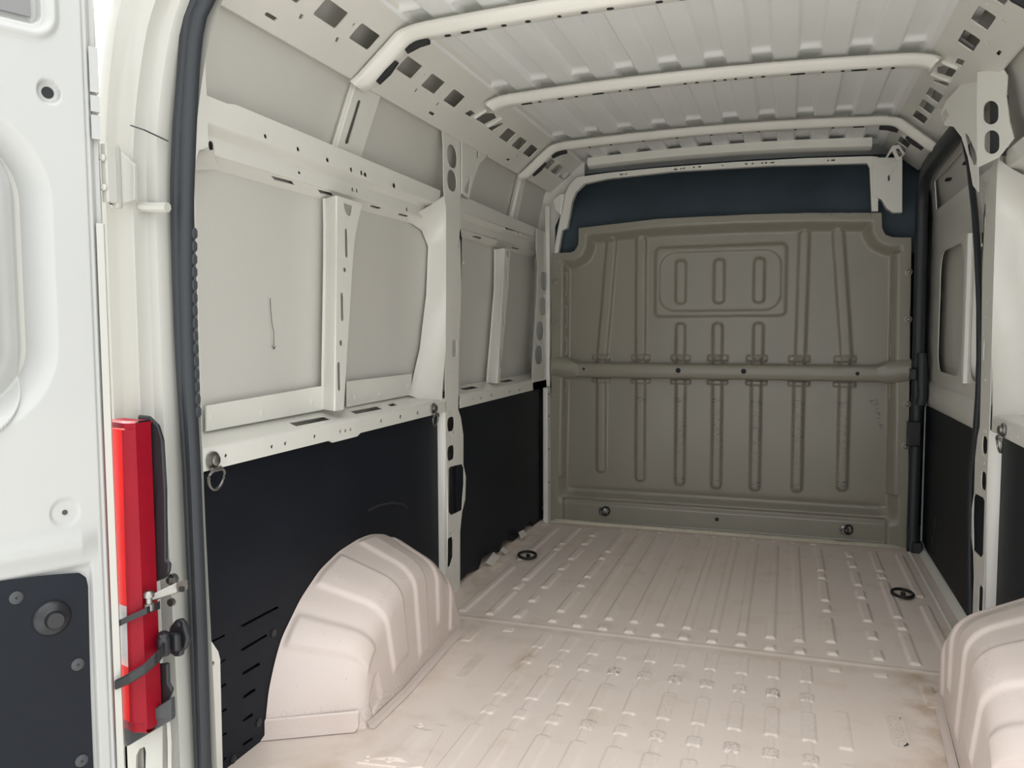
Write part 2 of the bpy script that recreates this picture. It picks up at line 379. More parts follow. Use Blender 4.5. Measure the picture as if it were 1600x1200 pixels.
BOWLAB = {2.13: ('white roof crossmember nearest the rear doors, cut off by the top of the photo', 'long'),
          2.87: ('middle white roof crossmember with flared ends meeting both square-holed roof rails', 'short'),
          3.67: ('white roof crossmember with curved ends, third from the rear doors', 'long')}
def make_bow(Y0):
    lab, kind = BOWLAB[Y0]
    root = thing('roof_bow', lab, 'roof bow', (0, Y0, 1.93))
    P = bow_path(kind); rows = []
    ends = len(P)
    for i, (x, z, nx, nz) in enumerate(P):
        f = 1.0
        if kind == 'short':
            e = min(i, ends-1-i); f = 1+0.6*max(0, 1-e/7.0)
        k = 0.028 if 0 < i < ends-1 else 0.014
        pts = []
        for dy, dn in ((-0.012*f, 0.0), (0.0, 0.002), (0.003, 0.006), (0.006, 0.010), (0.019, k-0.005), (0.025, k-0.001), (0.031, k), (0.056*f, k+0.001), (0.064*f, k-0.002), (0.072*f, 0.0), (0.088*f, -0.002)):
            pts.append((x+nx*(dn+0.006), Y0+dy, z+nz*(dn+0.006)))
        rows.append(pts)
    MB().loft(rows).build('bow_channel', WHITE, root, smooth=45)
    # slots along the underside
    sl = MB(); pos = {2.13: [(-0.60, .010), (-0.545, .014), (-0.50, .02), (-0.43, .008), (-0.36, .008), (-0.27, .005), (-0.20, .010), (-0.13, .010), (0.0, .010), (0.06, .010), (0.16, .016)],
           2.87: [(-0.60, .022), (-0.55, .006), (-0.47, .012), (-0.41, .006), (-0.33, .022), (-0.25, .004), (-0.21, .006), (-0.13, .025), (-0.02, .006), (0.02, .006), (0.08, .005), (0.115, .005), (0.15, .005), (0.20, .007), (0.24, .007), (0.35, .024), (0.43, .005), (0.49, .006), (0.54, .025), (0.60, .008), (0.64, .006)],
           3.67: [(-0.55, .006), (-0.45, .006), (-0.3, .006), (-0.15, .006), (0.0, .006), (0.12, .010), (0.2, .006), (0.35, .006), (0.5, .006), (0.6, .022)]}[Y0]
    for x, hw in pos:
        z = float(roof_top(x))-0.0365; 
        sl.plate(rrect(x, Y0+0.043, hw*2, 0.014), [], lambda a, b, d: (a, b, float(roof_top(a))-0.0358+d*0.5), 0.004)
    sl.build('slots', DARKIN, root, smooth=0)['kind'] = 'stuff'
    if kind == 'long':      # long holes in the bent ends
        for sg, dx in ((-1, 0.0), (1, 0.02)):
            for (xa, za), (xb, zb) in (((0.66, 1.893), (0.735, 1.866)), ((0.765, 1.842), (0.83, 1.786))):
                mb = MB(); mb.tube([(sg*(xa+dx), Y0+0.046, za-(0.016 if xa < .7 else 0.009)), (sg*((xa+xb)/2+dx-0.003), Y0+0.046, (za+zb)/2+(0.004 if xa < .7 else 0)-0.009), (sg*(xb+dx-0.003), Y0+0.046, zb-0.008)], [0.010, 0.013, 0.010], 10)
                mb.build('long_hole', DARKIN, root)
for b in BOWS: make_bow(b)

# ------------------------------------------------------------------ slanted roof rails with square holes
def cant(s):
    dx = 0.0 if s < 0 else 0.02; dz = 0.0 if s < 0 else 0.012
    A = (CA[0]+dx, CA[1]+dz); L = math.hypot(CB[0]-CA[0], CB[1]-CA[1]); d = ((CB[0]-CA[0])/L, (CB[1]-CA[1])/L); n = (d[1], -d[0])   # n outward
    m3 = lambda t, y, dep: (s*(A[0]+d[0]*t+n[0]*dep), y, A[1]+d[1]*t+n[1]*dep)
    side = 'left' if s < 0 else 'right'
    root = thing('cant_rail', f'white slanted roof rail with square holes along the {side} wall top', 'roof rail', m3(0.05, 2.8, 0))
    holes = []; sq = rrect
    for y in (1.46, 1.635, 1.81, 1.985, 2.265, 2.443, 2.622, 3.195, 3.355, 3.515, 3.81, 3.965, 4.115):
        w = 0.108 if y < 4.0 and y < 3.7 else 0.115
        holes.append(sq(0.168, y+w/2, 0.054, w, 0.006, 2))
    holes.append([(0.145, 2.815), (0.167, 2.83), (0.167, 2.885), (0.145, 2.87)])
    holes.append([(0.150, 2.905), (0.192, 2.945), (0.208, 3.0), (0.198, 3.05), (0.152, 3.01)])
    holes.append([(0.148, 3.055), (0.196, 3.11), (0.194, 3.14), (0.146, 3.105)])
    for y in (1.78, 1.95, 2.44, 2.61, 3.33, 3.49): holes.append([(0.112, y), (0.125, y-0.006), (0.127, y+0.006), (0.114, y+0.012)])
    for y in (2.41, 2.59, 3.32, 1.965): holes.append(circ(0.178, y, 0.0045, 6) if y != 1.965 else circ(0.178, y, 0.006, 6))
    for y in (1.70, 2.63, 3.45): holes.append(rrect(0.080, y, 0.010, 0.045, None, 3))
    MB().plate([(0.045, YR), (0.285, YR), (0.285, 4.29), (0.045, 4.29)], holes, m3, 0.004).build('holed_plate', WHITE, root, smooth=0)
    # turned edge down to the skin and up to the roof
    mb = MB(); Z2 = lambda y: None
    e0 = [m3(0.045, y, 0) for y in (YR, 4.29)]; e1 = [(s*(0.958+dx), y, 1.745+dz) for y in (YR, 4.29)]
    mb.loft([[m3(0.045, y, 0), m3(0.040, y, 0.006), m3(0.046, y, 0.02)] for y in (YR, 4.29)])
    mb.loft([[m3(0.285, y, 0), m3(0.30, y, 0.004), m3(0.34, y, -0.004)] for y in (YR, 4.29)])
    mb.build('edge_lip', WHITE, root, smooth=50)
    if s > 0:      # grey pad behind the last hole before the middle bow
        q = MB(); q.plate(rrect(0.168, 2.676, 0.075, 0.13, 0.012, 3), [rrect(0.168, 2.676, 0.05, 0.09, 0.008, 3)], lambda a, b, dd: m3(a, b, dd+0.010), 0.004); q.build('grey_pad', BLANKP, root, smooth=0)
    # gusset ribs round the middle bow
    for t0, y0, t1, y1 in ((0.150, 2.893, 0.20, 2.915), (0.150, 3.028, 0.21, 3.065)):
        MB().tube([m3(t0, y0, -0.002), m3(t1, y1, -0.004)], 0.008, 6).build('gusset_rib', WHITE, root)
    return root, m3
CR_L, mL = cant(-1); CR_R, mR = cant(1)

# ------------------------------------------------------------------ left wall members
def px_holes(lst, X, wpx, hpx, k=3):
    out = []
    for u, v in lst:
        y, z = yz([(u, v)], X)[0]; y2, _ = yz([(u+wpx, v)], X)[0]; _, z2 = yz([(u, v-hpx)], X)[0]
        out.append(rrect(y, z, abs(y2-y), abs(z2-z), None, k))
    return out
XF = -0.905; XK = -0.935; XG = -0.965       # belt face, belt lower face, window frame depth
# belt rails --------------------------------------------------------
def belt(s, Xo, y0, y1, label, hol_top, hol_low, hol_under, notch=True):
    root = thing('belt_rail', label, 'wall rail', (s*(0.93+Xo), (y0+y1)/2, 1.50))
    m = lambda X: (lambda a, b, d: (s*(X+Xo+d), a, b))
    top = [(y0, 1.515), (y1, 1.515), (y1, 1.566), (y0+0.55*(y1-y0), 1.572), (y0+0.12*(y1-y0), 1.578), (y0+0.10*(y1-y0), 1.572), (y0, 1.572)]
    MB().plate(top, hol_top, m(0.905), 0.003).build('upper_face', WHITE, root, smooth=0)
    MB().loft([[(s*(0.905+Xo), y, 1.515), (s*(0.908+Xo), y, 1.509), (s*(0.93+Xo), y, 1.500), (s*(0.935+Xo), y, 1.494)] for y in (y0, y1)]).build('chamfer', WHITE, root, smooth=60)
    MB().plate([(y0, 1.458), (y1, 1.458), (y1, 1.494), (y0, 1.494)], hol_low, m(0.935), 0.003).build('lower_face', WHITE, root, smooth=0)
    b = MB(); b.plate([(y0, 0.0), (y1, 0.0), (y1, 0.042), (y0, 0.042)], hol_under, lambda a, t, d: (s*(0.937+Xo+t*0.9), a, 1.456-t*0.55+d), 0.003)
    b.loft([[(s*(0.935+Xo), y, 1.458), (s*(0.9365+Xo), y, 1.4545), (s*(0.94+Xo), y, 1.4535)] for y in (y0, y1)])
    b.build('lower_flange', WHITE, root, smooth=50)
    MB().loft([[(s*(0.905+Xo), y, 1.567), (s*(0.975+Xo), y, 1.567)] for y in (y0, y1)]).build('top_ledge', WHITE, root)
    return root
ht = px_holes([(415, 213), (466, 233), (512, 250), (571, 273), (616, 290)], XF, 5, 7)
ht += px_holes([(549, 265), (565, 270)], XF, 4, 8)
hl = px_holes([(330, 228)], XK, 8, 16)+px_holes([(468, 270)], XK, 5, 5, 1)+px_holes([(551, 296), (558, 298)], XK, 3, 7)+px_holes([(636, 327), (662, 334)], XK, 3, 6)
hu = [[(1.81, 0.012), (1.90, 0.010), (1.93, 0.022), (1.84, 0.024)], [(2.03, 0.012), (2.10, 0.010), (2.13, 0.022), (2.06, 0.024)], rrect(2.38, 0.016, 0.07, 0.010), rrect(2.58, 0.016, 0.07, 0.010)]
belt(-1, 0.0, 1.455, 2.80, 'white folded belt rail above the two large rear left wall panels', ht, hl, hu)
ht2 = px_holes([(789, 357), (807, 364), (814, 366)], XF, 2, 6)
hl2 = px_holes([(764, 370), (774, 373)], XK, 2, 4)
belt(-1, 0.0, 2.94, 4.17, 'white folded belt rail high on the left wall beside the bulkhead', ht2, hl2, [rrect(3.30, 0.018, 0.10, 0.010), rrect(3.82, 0.018, 0.10, 0.010)])
belt(1, 0.03, 1.42, 2.76, 'white folded belt rail on the right wall at the photo edge', [rrect(2.5, 1.54, 0.012, 0.02), rrect(2.2, 1.54, 0.012, 0.02), rrect(1.9, 1.54, 0.012, 0.02)], [rrect(2.5, 1.475, 0.014, 0.012)], [])
# shelf rails -------------------------------------------------------
def shelf(s, Xo, y0, y1, label, hol_front, hol_top, drop=None):
    root = thing('shelf_rail', label, 'wall rail', (s*(0.93+Xo), (y0+y1)/2, 0.735))
    m = lambda X: (lambda a, b, d: (s*(X+Xo+d), a, b))
    bot = [(y0, 0.735)]+(drop or [])+[(y1, 0.735)]
    MB().plate(bot+[(y1, 0.774), (y0, 0.774)], hol_front, m(0.89), 0.003).build('front_face', WHITE, root, smooth=0)
    MB().loft([[(s*(0.89+Xo), y, 0.774), (s*(0.8915+Xo), y, 0.781), (s*(0.896+Xo), y, 0.786), (s*(0.903+Xo), y, 0.788)] for y in (y0, y1)]).build('rounded_edge', WHITE, root, smooth=80)
    MB().plate([(y0, 0), (y1, 0), (y1, 0.078), (y0, 0.078)], hol_top, lambda a, t, d: (s*(0.903+Xo+t), a, 0.788+t*0.26-d), 0.003).build('top_ledge', WHITE, root, smooth=0)
    return root
def top_hole(px, r=0.006):
    out = []
    for u, v in px:        # meets the slanted ledge plane x = -(0.903+t), z = 0.788+0.26 t
        rr = ray(u, v); k = (0.788-0.26*0.903-0.26*CAM[0]*0-CAM[2]-0.26*CAM[0]*1)/(rr[2]+0.26*rr[0])
        p = CAM+rr*k; out.append((p[1], -p[0]-0.903))
    return out
hf = px_holes([(425, 698), (446, 693), (492, 682)], -0.89, 4, 6)+px_holes([(532, 674), (540, 673), (548, 671), (596, 658), (626, 651), (653, 645)], -0.89, 3, 6)+px_holes([(353, 712)], -0.89, 5, 8, 1)
htp = [top_hole(q) for q in ([(448, 669), (475, 666), (487, 671), (460, 674)], [(450, 660), (505, 650), (518, 655), (463, 666)], [(546, 642), (588, 634), (598, 639), (556, 647)], [(604, 632), (614, 629), (621, 633), (611, 635)])]
htp = [q for q in htp if all(0.004 < p[1] < 0.074 for p in q)]
shelf(-1, 0.0, 1.452, 2.80, 'white slotted ledge rail above the rear left black lining panel', hf, htp if len(htp) >= 2 else [rrect(1.76, 0.04, 0.07, 0.03), rrect(1.97, 0.04, 0.2, 0.035), rrect(2.33, 0.04, 0.2, 0.035), rrect(2.55, 0.04, 0.07, 0.03)],
      [(1.97, 0.735), (1.99, 0.727), (2.13, 0.727), (2.15, 0.735)])
hf2 = px_holes([(738, 623), (752, 622), (768, 617), (796, 612), (812, 609)], -0.89, 2, 4)
shelf(-1, 0.0, 2.94, 4.165, 'white ledge rail above the left black lining panel beside the bulkhead', hf2, [rrect(3.17, 0.04, 0.16, 0.03), rrect(3.66, 0.04, 0.16, 0.03)])
shelf(1, 0.03, 1.42, 2.74, 'white ledge rail on the right wall at the photo edge', [rrect(2.45, 0.756, 0.01, 0.014), rrect(2.2, 0.756, 0.01, 0.014)], [rrect(2.1, 0.04, 0.16, 0.03)])
# riveted skin strips standing behind the ledges
def strip(X, ptsq, th, name, rv, parent):
    o = MB().plate(yz(ptsq, X), [], lambda a, b, d: (X-d, a, b), th).build(name, WHITE, parent, smooth=0)
    for u, v in rv: MB().lathe(ax(u, v, X), (1, 0, 0), [(0.010, -0.002), (0.010, 0.001), (0.007, 0.002)], 10).build('spot_weld', WHITE, o)
    return o
strip(-0.962, [(323, 634), (504, 603), (506, 640), (323, 674)], 0.004, 'skin_strip', [(330, 652), (409, 645), (487, 628)], WALL_L)
strip(-0.962, [(543, 596), (644, 584), (641, 617), (543, 636)], 0.004, 'skin_strip', [(545, 619), (555, 620), (593, 616), (638, 604)], WALL_L)
# scratch on the large rear left skin panel
mb = MB(); mb.tube([ax(u, v, -0.972) for u, v in ((422, 466), (423, 485), (425, 505), (428, 520), (428, 545))], 0.0009, 4); mb.tube([ax(u, v, -0.972) for u, v in ((425, 540), (428, 546), (431, 541))], 0.0009, 4)
mb.build('scratch', DARKIN, WALL_L)

# window posts ------------------------------------------------------
def post(top_px, bot_px, slots, label, U, yw):
    """top/bottom inner-face edges in pixels on x=-0.90"""
    root = thing('window_post', label, 'post', ax(*bot_px[0], -0.90))
    t = yz(top_px, -0.90); b = yz(bot_px, -0.90)
    mid = yz([((top_px[0][0]*0.9+bot_px[0][0]*0.1)+0, top_px[0][1]+(bot_px[0][1]-top_px[0][1])*0.24)], -0.90)[0]
    w = b[1][0]-b[0][0]
    ww = max(w, (t[1][0]-t[0][0])*0.55); ol = [b[0], b[1], (t[0][0]+ww*1.05, t[0][1]-0.17), (t[0][0]+ww*1.25, t[0][1]-0.10), t[1], t[0]]
    hs = [rrect(*yz([((a[0]+c[0])/2, (a[1]+c[1])/2)], -0.90)[0], yw, abs(yz([a], -0.90)[0][1]-yz([c], -0.90)[0][1]), None, 4) for a, c in slots]
    if U is None: U = rrect((t[0][0]+t[1][0])/2, (t[0][1]+t[1][1])/2-0.022, (t[1][0]-t[0][0])*0.45, 0.03, None, 4)
    hs.append(U)
    MB().plate(ol, hs, lambda a, c, d: (-0.90-d, a, c), 0.003).build('slotted_face', WHITE, root, smooth=0)
    A = [b[0], (t[0][0]-0.004, t[0][1]-0.18), (t[0][0], t[0][1]-0.08), t[0]]
    MB().loft([[(-0.90, y, z) for y, z in A], [(-0.903, y-0.004, z) for y, z in A], [(-0.908, y-0.003, z) for y, z in A], [(-0.958, y+0.030, z) for y, z in A], [(-0.962, y+0.022, z) for y, z in A]]).build('rear_face', WHITE, root, smooth=60)
    B = ol[1:5]
    MB().loft([[(-0.90, y, z) for y, z in B], [(-0.906, y+0.008, z) for y, z in B], [(-0.964, y+0.012, z) for y, z in B]]).build('front_flange', WHITE, root, smooth=60)
    return root
post([(527, 306), (566, 318)], [(524, 642), (537, 640)], [((542, 357), (541, 403)), ((539, 418), (539, 425)), ((536, 457), (534, 502)), ((533, 531), (533, 541)), ((531, 565), (529, 611))],
     'white slotted post between the two large rear left wall panels', [(2.092, 1.418), (2.098, 1.398), (2.112, 1.385), (2.128, 1.384), (2.140, 1.396), (2.146, 1.416)], 0.018)
post([(789, 388), (798, 391)], [(777, 599), (781, 598)], [((792.5, 420), (791.5, 448)), ((787.5, 480), (786.5, 510)), ((783, 545), (782, 575))],
     'white slotted post between the two small left wall panels beside the bulkhead', None, 0.014)

# pillars -----------------------------------------------------------
def pillar(s, X, label, outline, holes, slots_px=None):
    y_ = [p[0] for p in outline]
    root = thing('side_pillar', label, 'pillar', (s*X, (min(y_)+max(y_))/2, 0))
    MB().plate(outline, holes, side_m3(s, X), 0.003).build('holed_face', WHITE, root, smooth=0)
    return root
po = yz([(699, 935), (697, 860), (697, 700), (696, 600), (697, 450), (697, 318), (694, 300)], -XL)
pol = po+[(2.80, 1.60), (2.80, 1.73), (2.792, 1.775), (2.80, 1.79), (3.03, 1.79), (3.00, 1.76), (2.975, 1.70), (2.965, 1.62)] + \
      yz([(720, 340), (721, 450), (717, 560), (716, 640), (720, 652), (724, 680), (724, 725), (728, 745), (727, 780), (722, 800), (719, 830), (719, 935)], -XL)
pol = [(y, max(z, 0.0)) for y, z in pol]; polR = [(y, min(z, 1.60)) for y, z in pol if z < 1.62]
ph = [bbox_px([(699, 653), (710, 672)], -XL, 0.02), bbox_px([(699, 698), (710, 717)], -XL, 0.02),
      yz([(701, 733), (704, 729), (722, 725), (725, 731), (725, 757), (723, 780), (722, 797), (705, 805), (701, 800)], -XL),
      yz([(699, 842), (706, 838), (708, 845), (708, 870), (703, 885), (699, 886)], -XL),
      bbox_px([(706.5, 531), (713.5, 557)], -XL, 0.01, 2),
      rrect(2.882, 1.706, 0.100, 0.086, 0.042), rrect(2.878, 1.614, 0.095, 0.080, 0.039)]
ph += [bbox_px([(a-0.8, b-2), (a+0.8, b+2)], -XL, 0.002, 1) for a, b in ((708, 483), (711, 502), (715, 523), (707, 581), (704, 686), (708, 675), (704, 834), (709, 885), (702, 646), (707, 645), (725, 410))]
ph.append(yz([(715, 389), (719, 357), (721.5, 363), (718, 385)], -XL))
PLO = pillar(-1, XL, 'tall white left pillar with oblong cutouts, midway along the wall', pol, ph)
# rear-facing side of the left pillar: bright flange sweeping to the window panel and to the lining
mb = MB()
Aq = [(694, 305), (697, 330), (697, 380), (697, 450), (697, 540), (692, 600), (690, 640)]
Bq = [(636, 341), (664, 360), (674, 385), (671, 460), (661, 545), (646, 610), (640, 618)]
A3 = [ax(u, v, -XL) for u, v in Aq]; B3 = [ax(u, v, -0.958) for u, v in Bq]
rows = []
for t in (0, 0.08, 0.2, 0.45, 0.75, 0.93, 1.0):
    rows.append([tuple(a*(1-t)+b*t+np.array([0.010*math.sin(math.pi*t), 0, 0])) for a, b in zip(A3, B3)])
mb.loft(rows); mb.loft([rows[-1], [(p[0]-0.012, p[1]-0.004, p[2]) for p in rows[-1]]])
mb.build('window_flange', WHITE, PLO, smooth=70)
mb = MB(); zz = [0.0, 0.12, 0.13, 0.34, 0.36, 0.60, 0.70, 0.735]; xo = [0, 0, 0.0, 0.004, 0.004, 0, 0, 0]
mb.loft([[(-XL+q, 2.80, z) for z, q in zip(zz, xo)], [(-XL-0.006, 2.793, z) for z in zz], [(-XL-0.034, 2.79, z) for z in zz]]); mb.build('rear_face', WHITE, PLO, smooth=60)
# left front pillar against the bulkhead
fp = [(3.90, 0.80), (3.915, 0.735), (4.165, 0.735), (4.165, 1.56), (3.98, 1.56), (3.975, 1.45), (4.005, 1.36), (3.975, 1.15), (3.915, 0.90)]
fh = [rrect(y, z, 0.135, 0.098, 0.048) for y, z in ((4.112, 1.300), (4.088, 1.168), (4.040, 1.037), (4.016, 0.912))]
fh += [rrect(y, z, 0.02, 0.014, 0.002, 1) for y, z in ((4.095, 1.228), (4.07, 1.098), (4.03, 0.968), (4.13, 1.235), (4.04, 1.222), (4.07, 0.972), (3.985, 0.965))]
FP = pillar(-1, XL, 'white left pillar with four oval holes beside the bulkhead edge', fp, fh)
MB().loft([[(-XL, y, z) for y, z in ((3.905, 0.82), (3.905, 0.90), (3.955, 1.15), (3.985, 1.36), (3.965, 1.42))], [(-0.92, y+0.075, z) for y, z in ((3.905, 0.82), (3.905, 0.90), (3.955, 1.15), (3.985, 1.36), (3.965, 1.42))], [(-0.958, y+0.19, z) for y, z in ((3.905, 0.82), (3.905, 0.90), (3.955, 1.15), (3.985, 1.36), (3.965, 1.42))]]).build('window_flange', WHITE, FP, smooth=60)
MB().box((-0.895, 4.10, 0.0), (-0.868, 4.165, 0.735)).box((-0.90, 4.155, 0.735), (-0.872, 4.170, 1.70)).build('corner_strip', WHITE, FP, smooth=0, bevel=0.006)
for z in (0.58, 0.40, 0.22, 0.70): MB().lathe((-0.8675, 4.125, z), (1, 0, 0), [(0.006, -0.002), (0.006, 0.001)], 8).build('clip_hole', DARKIN, FP)
# right pillar (mirror of the left, standing a little further out)
def shiftR(pts): return [(y-0.025, z) for y, z in pts]
PRO = pillar(1, XR, 'tall white right pillar with oblong cutouts beside the sliding door', shiftR(polR), [shiftR(h) for h in ph if max(p[1] for p in h) < 1.55])
zz2 = [0.0, 0.13, 0.34, 0.60, 0.68, 0.735]; 
MB().loft([[(XR, 2.775, z) for z in zz2], [(XR+0.006, 2.766, z) for z in zz2], [(XR+0.036, 2.763, z) for z in zz2]]).build('rear_face', WHITE, PRO, smooth=60)
rows = [[(-p[0]+0.03, p[1]-0.028, p[2]) for p in r] for r in rows]
MB().loft(rows).loft([rows[-1], [(p[0]+0.012, p[1]-0.004, p[2]) for p in rows[-1]]]).build('window_flange', WHITE, PRO, smooth=70)
# gusset where each pillar meets the roof rail
_g = yz([(722, 198), (748, 196), (760, 213), (769, 228), (760, 245), (749, 256), (739, 285), (733, 310), (722, 302)], -0.882)
_gh = [yz(q, -0.882) for q in ([(744.5, 220), (747.5, 219), (748.5, 245), (745.5, 248)], [(756, 226), (761, 229), (765, 240), (760, 242)], [(726, 294), (737, 271), (733, 303), (727, 301)])]
MB().plate(_g, _gh, lambda a, b, d: (-0.882-d, a, b), 0.004).build('gusset', WHITE, PLO, smooth=0)
# the right pillar's head is twisted to face rearwards
def on_vplane(u, v, p0, phi):
    n = np.array([-math.cos(phi), -math.sin(phi), 0]); r = ray(u, v); k = np.dot(np.array([p0[0], p0[1], 0])-CAM, n)/np.dot(r, n); p = CAM+r*k
    return float((p[0]-p0[0])*-math.sin(phi)+(p[1]-p0[1])*math.cos(phi)), float(p[2])
def vp3(p0, phi): return lambda a, b, d: (p0[0]-math.sin(phi)*a+math.cos(phi)*d, p0[1]+math.cos(phi)*a+math.sin(phi)*d, b)
P0, PH = (0.915, 2.72), math.radians(28)
ov = lambda u, v: [on_vplane(*q, P0, PH) for q in rrect(u, v, 24, 37, 11.9, 4)]
hd = [on_vplane(*q, P0, PH) for q in ((1527, 112), (1526, 170), (1527, 262), (1560, 246), (1584, 216), (1577, 190), (1572, 150), (1574, 118), (1568, 108))]
MB().plate(hd, [ov(1548, 176), ov(1549.5, 222)], vp3(P0, PH), 0.003).build('twisted_head', WHITE, PRO, smooth=0)
MB().plate([on_vplane(*q, P0, PH) for q in ((1533, 148), (1533, 243), (1556, 243), (1562, 215), (1560, 148))], [], lambda a, b, d: vp3(P0, PH)(a, b, d+0.030), 0.003).build('cavity_shade', DKGREY, PRO, smooth=0)  # dark plate added behind the ovals, its colour stands for cavity shade
P1, PG = (0.90, 2.83), math.radians(15)
gq = lambda l: [on_vplane(*q, P1, PG) for q in l]
MB().plate(gq([(1527, 112), (1505, 128), (1478, 158), (1470, 176), (1476, 196), (1490, 198), (1502, 214), (1512, 245), (1520, 290), (1528, 300), (1528, 262)]),
           [gq([(1470.5, 180), (1477, 169), (1483, 180), (1477, 191)]), gq([(1507, 207), (1513, 212), (1524, 236), (1526, 250), (1525, 257), (1521, 258), (1513, 240)])], vp3(P1, PG), 0.003).build('gusset', WHITE, PRO, smooth=0)
# D-pillar inner strip by the rear seal
dp = [(YR, 0.0), (1.452, 0.0), (1.452, 1.40), (1.47, 1.44), (1.50, 1.455), (1.50, 1.56), (1.495, 1.785), (YR, 1.785)]
RP = thing('rear_pillar', 'white left rear corner pillar carrying the tail light and door hinges', 'pillar', (-0.87, 1.35, 0))
MB().plate(dp, [circ(*yz([(307, 661)], -XL)[0], 0.005, 8)], side_m3(-1, XL), 0.004).build('inner_strip', WHITE, RP, smooth=0)
MB().loft([[(-XL, y, z) for y, z in ((1.452, 0.80), (1.452, 1.40), (1.47, 1.438), (1.52, 1.452))], [(-0.93, y+0.02, z+0.004) for y, z in ((1.452, 0.80), (1.452, 1.38), (1.48, 1.425), (1.55, 1.44))], [(-0.958, y+0.045, z+0.004) for y, z in ((1.452, 0.80), (1.452, 1.36), (1.49, 1.41), (1.58, 1.43))]]).build('window_flange', WHITE, RP, smooth=60)
# upper posts ---------------------------------------------------------
def upost(q, slot, label, X, s=-1):
    root = thing('upper_post', label, 'post', (s*abs(X), q[0][0], q[0][1]))
    MB().plate(q, [slot], lambda a, b, d: (s*(abs(X)-(b-1.58)*0.20+d), a, b), 0.003).build('slotted_face', WHITE, root, smooth=0)
    A = [q[0], q[-1]]
    f = lambda b: abs(X)-(b-1.58)*0.20
    MB().loft([[(s*f(b), a, b) for a, b in A], [(s*(f(b)+0.003), a-0.004, b) for a, b in A], [(s*(f(b)+0.010), a-0.005, b) for a, b in A], [(s*(f(b)+0.012), a-0.012, b) for a, b in A], [(s*(f(b)+0.030), a+0.004, b) for a, b in A]]).build('stepped_edge', WHITE, root, smooth=40)
    return root
_q = yz([(535, 236), (572, 251), (586, 147), (549, 123)], -0.915); _sl = yz([(554, 158), (556.5, 156), (559, 159), (551.5, 222), (548.5, 225), (545.5, 222)], -0.915)
upost(_q, _sl, 'white upper post with a long slot, under the nearest roof crossmember on the left', 0.935)
upost([(3.70, 1.567), (3.77, 1.567), (3.80, 1.786), (3.73, 1.786)], [(3.735, 1.60), (3.748, 1.60), (3.765, 1.75), (3.752, 1.75)], 'narrow white upper post near the bulkhead on the left wall', 0.925)
upost([(2.10, 1.572), (2.16, 1.572), (2.22, 1.79), (2.155, 1.79)], [(2.135, 1.60), (2.148, 1.60), (2.19, 1.74), (2.175, 1.74)], 'white upper post on the right wall outside the photo edge', 0.955, 1)

# ------------------------------------------------------------------ lining panels
def lining(s, X, outline, holes, label, loc, parts=True):
    root = thing('lining_panel', label, 'wall panel', loc)
    MB().plate(outline, holes, side_m3(s, X), 0.005).build('board', BLACKB, root, smooth=0)
    return root
XB = 0.922
lo = [(1.40, 0.0), (2.80, 0.0), (2.80, 0.742), (1.53, 0.742), (1.46, 0.70), (1.40, 0.70)]
def louv(px): return yz(px, -XB)
lh = [louv(q) for q in ([(376, 977), (433, 947), (436, 950), (379, 980)], [(376, 1014), (416, 991), (418, 994), (378, 1018)], [(378, 1051), (405, 1035), (407, 1039), (380, 1055)],
      [(379, 1088), (398, 1075), (400, 1079), (381, 1092)], [(379, 1125), (394, 1114), (396, 1118), (381, 1128)], [(379, 1162), (394, 1152), (395, 1156), (380, 1166)],
      [(331, 1001), (351, 991), (352, 994), (332, 1004)], [(345, 1034), (351, 1029), (352, 1032), (345, 1037)], [(345, 1072), (353, 1067), (354, 1070), (345, 1076)], [(347, 1110), (354, 1106), (355, 1109), (347, 1114)], [(348, 1147), (354, 1144), (355, 1147), (348, 1150)], [(349, 1186), (353, 1182), (354, 1185), (349, 1190)])]
LP1 = lining(-1, XB, lo, lh, 'large black hardboard lining panel behind the left wheel arch', (-XB, 2.1, 0.0))
MB().box((-0.955, 1.42, 0.0), (-0.945, 1.8, 0.45)).build('backing', DARKIN, LP1, smooth=0)
for u, v in ((427, 989), (404, 1129), (364, 1187)): MB().lathe(ax(u, v, -XB), (1, 0, 0), [(0.011, -0.001), (0.011, 0.002), (0.006, 0.003)], 12).build('plastic_rivet', BLKPL, LP1)
mb = MB(); mb.tube([ax(u, v, -XB+0.001) for u, v in ((575, 798), (590, 790), (612, 785), (630, 788), (636, 793))], 0.004, 5); mb.build('crack', DARKIN, LP1)
fo = yz([(721, 637), (847, 610), (849, 745), (850, 770), (856, 790), (856, 808)], -XB); fo = [(2.94, 0.745), (4.09, 0.745), (4.09, 0.10), (4.16, 0.05), (4.16, 0.016), (3.96, 0.016), (3.93, 0.05), (3.86, 0.055), (3.80, 0.018), (3.64, 0.02), (3.60, 0.045), (3.50, 0.05), (3.44, 0.018), (3.34, 0.045), (3.22, 0.05), (3.18, 0.014), (3.05, 0.03), (2.94, 0.02)]
LP2 = lining(-1, XB-0.012, fo, [], 'black hardboard lining panel with a ragged foot beside the bulkhead on the left', (-XB, 3.5, 0.0))
ro = [(1.40, 0.0), (2.77, 0.0), (2.77, 0.742), (1.40, 0.742)]
LP3 = lining(1, XR+0.034, ro, [], 'black hardboard lining panel behind the right wheel arch at the photo edge', (XR+0.034, 2.1, 0.0))
# white flange standing before the lining at the rear left
MB().plate(yz([(325, 1001), (331, 1003), (341, 1018), (344, 1030), (348, 1200), (350, 1300), (328, 1300), (326, 1100)], -0.905), [circ(*yz([(333, 1037)], -0.905)[0], 0.006, 8)], lambda a, b, d: (-0.905-d, a, b), 0.004).build('lower_flange', WHITE, RP, smooth=0)

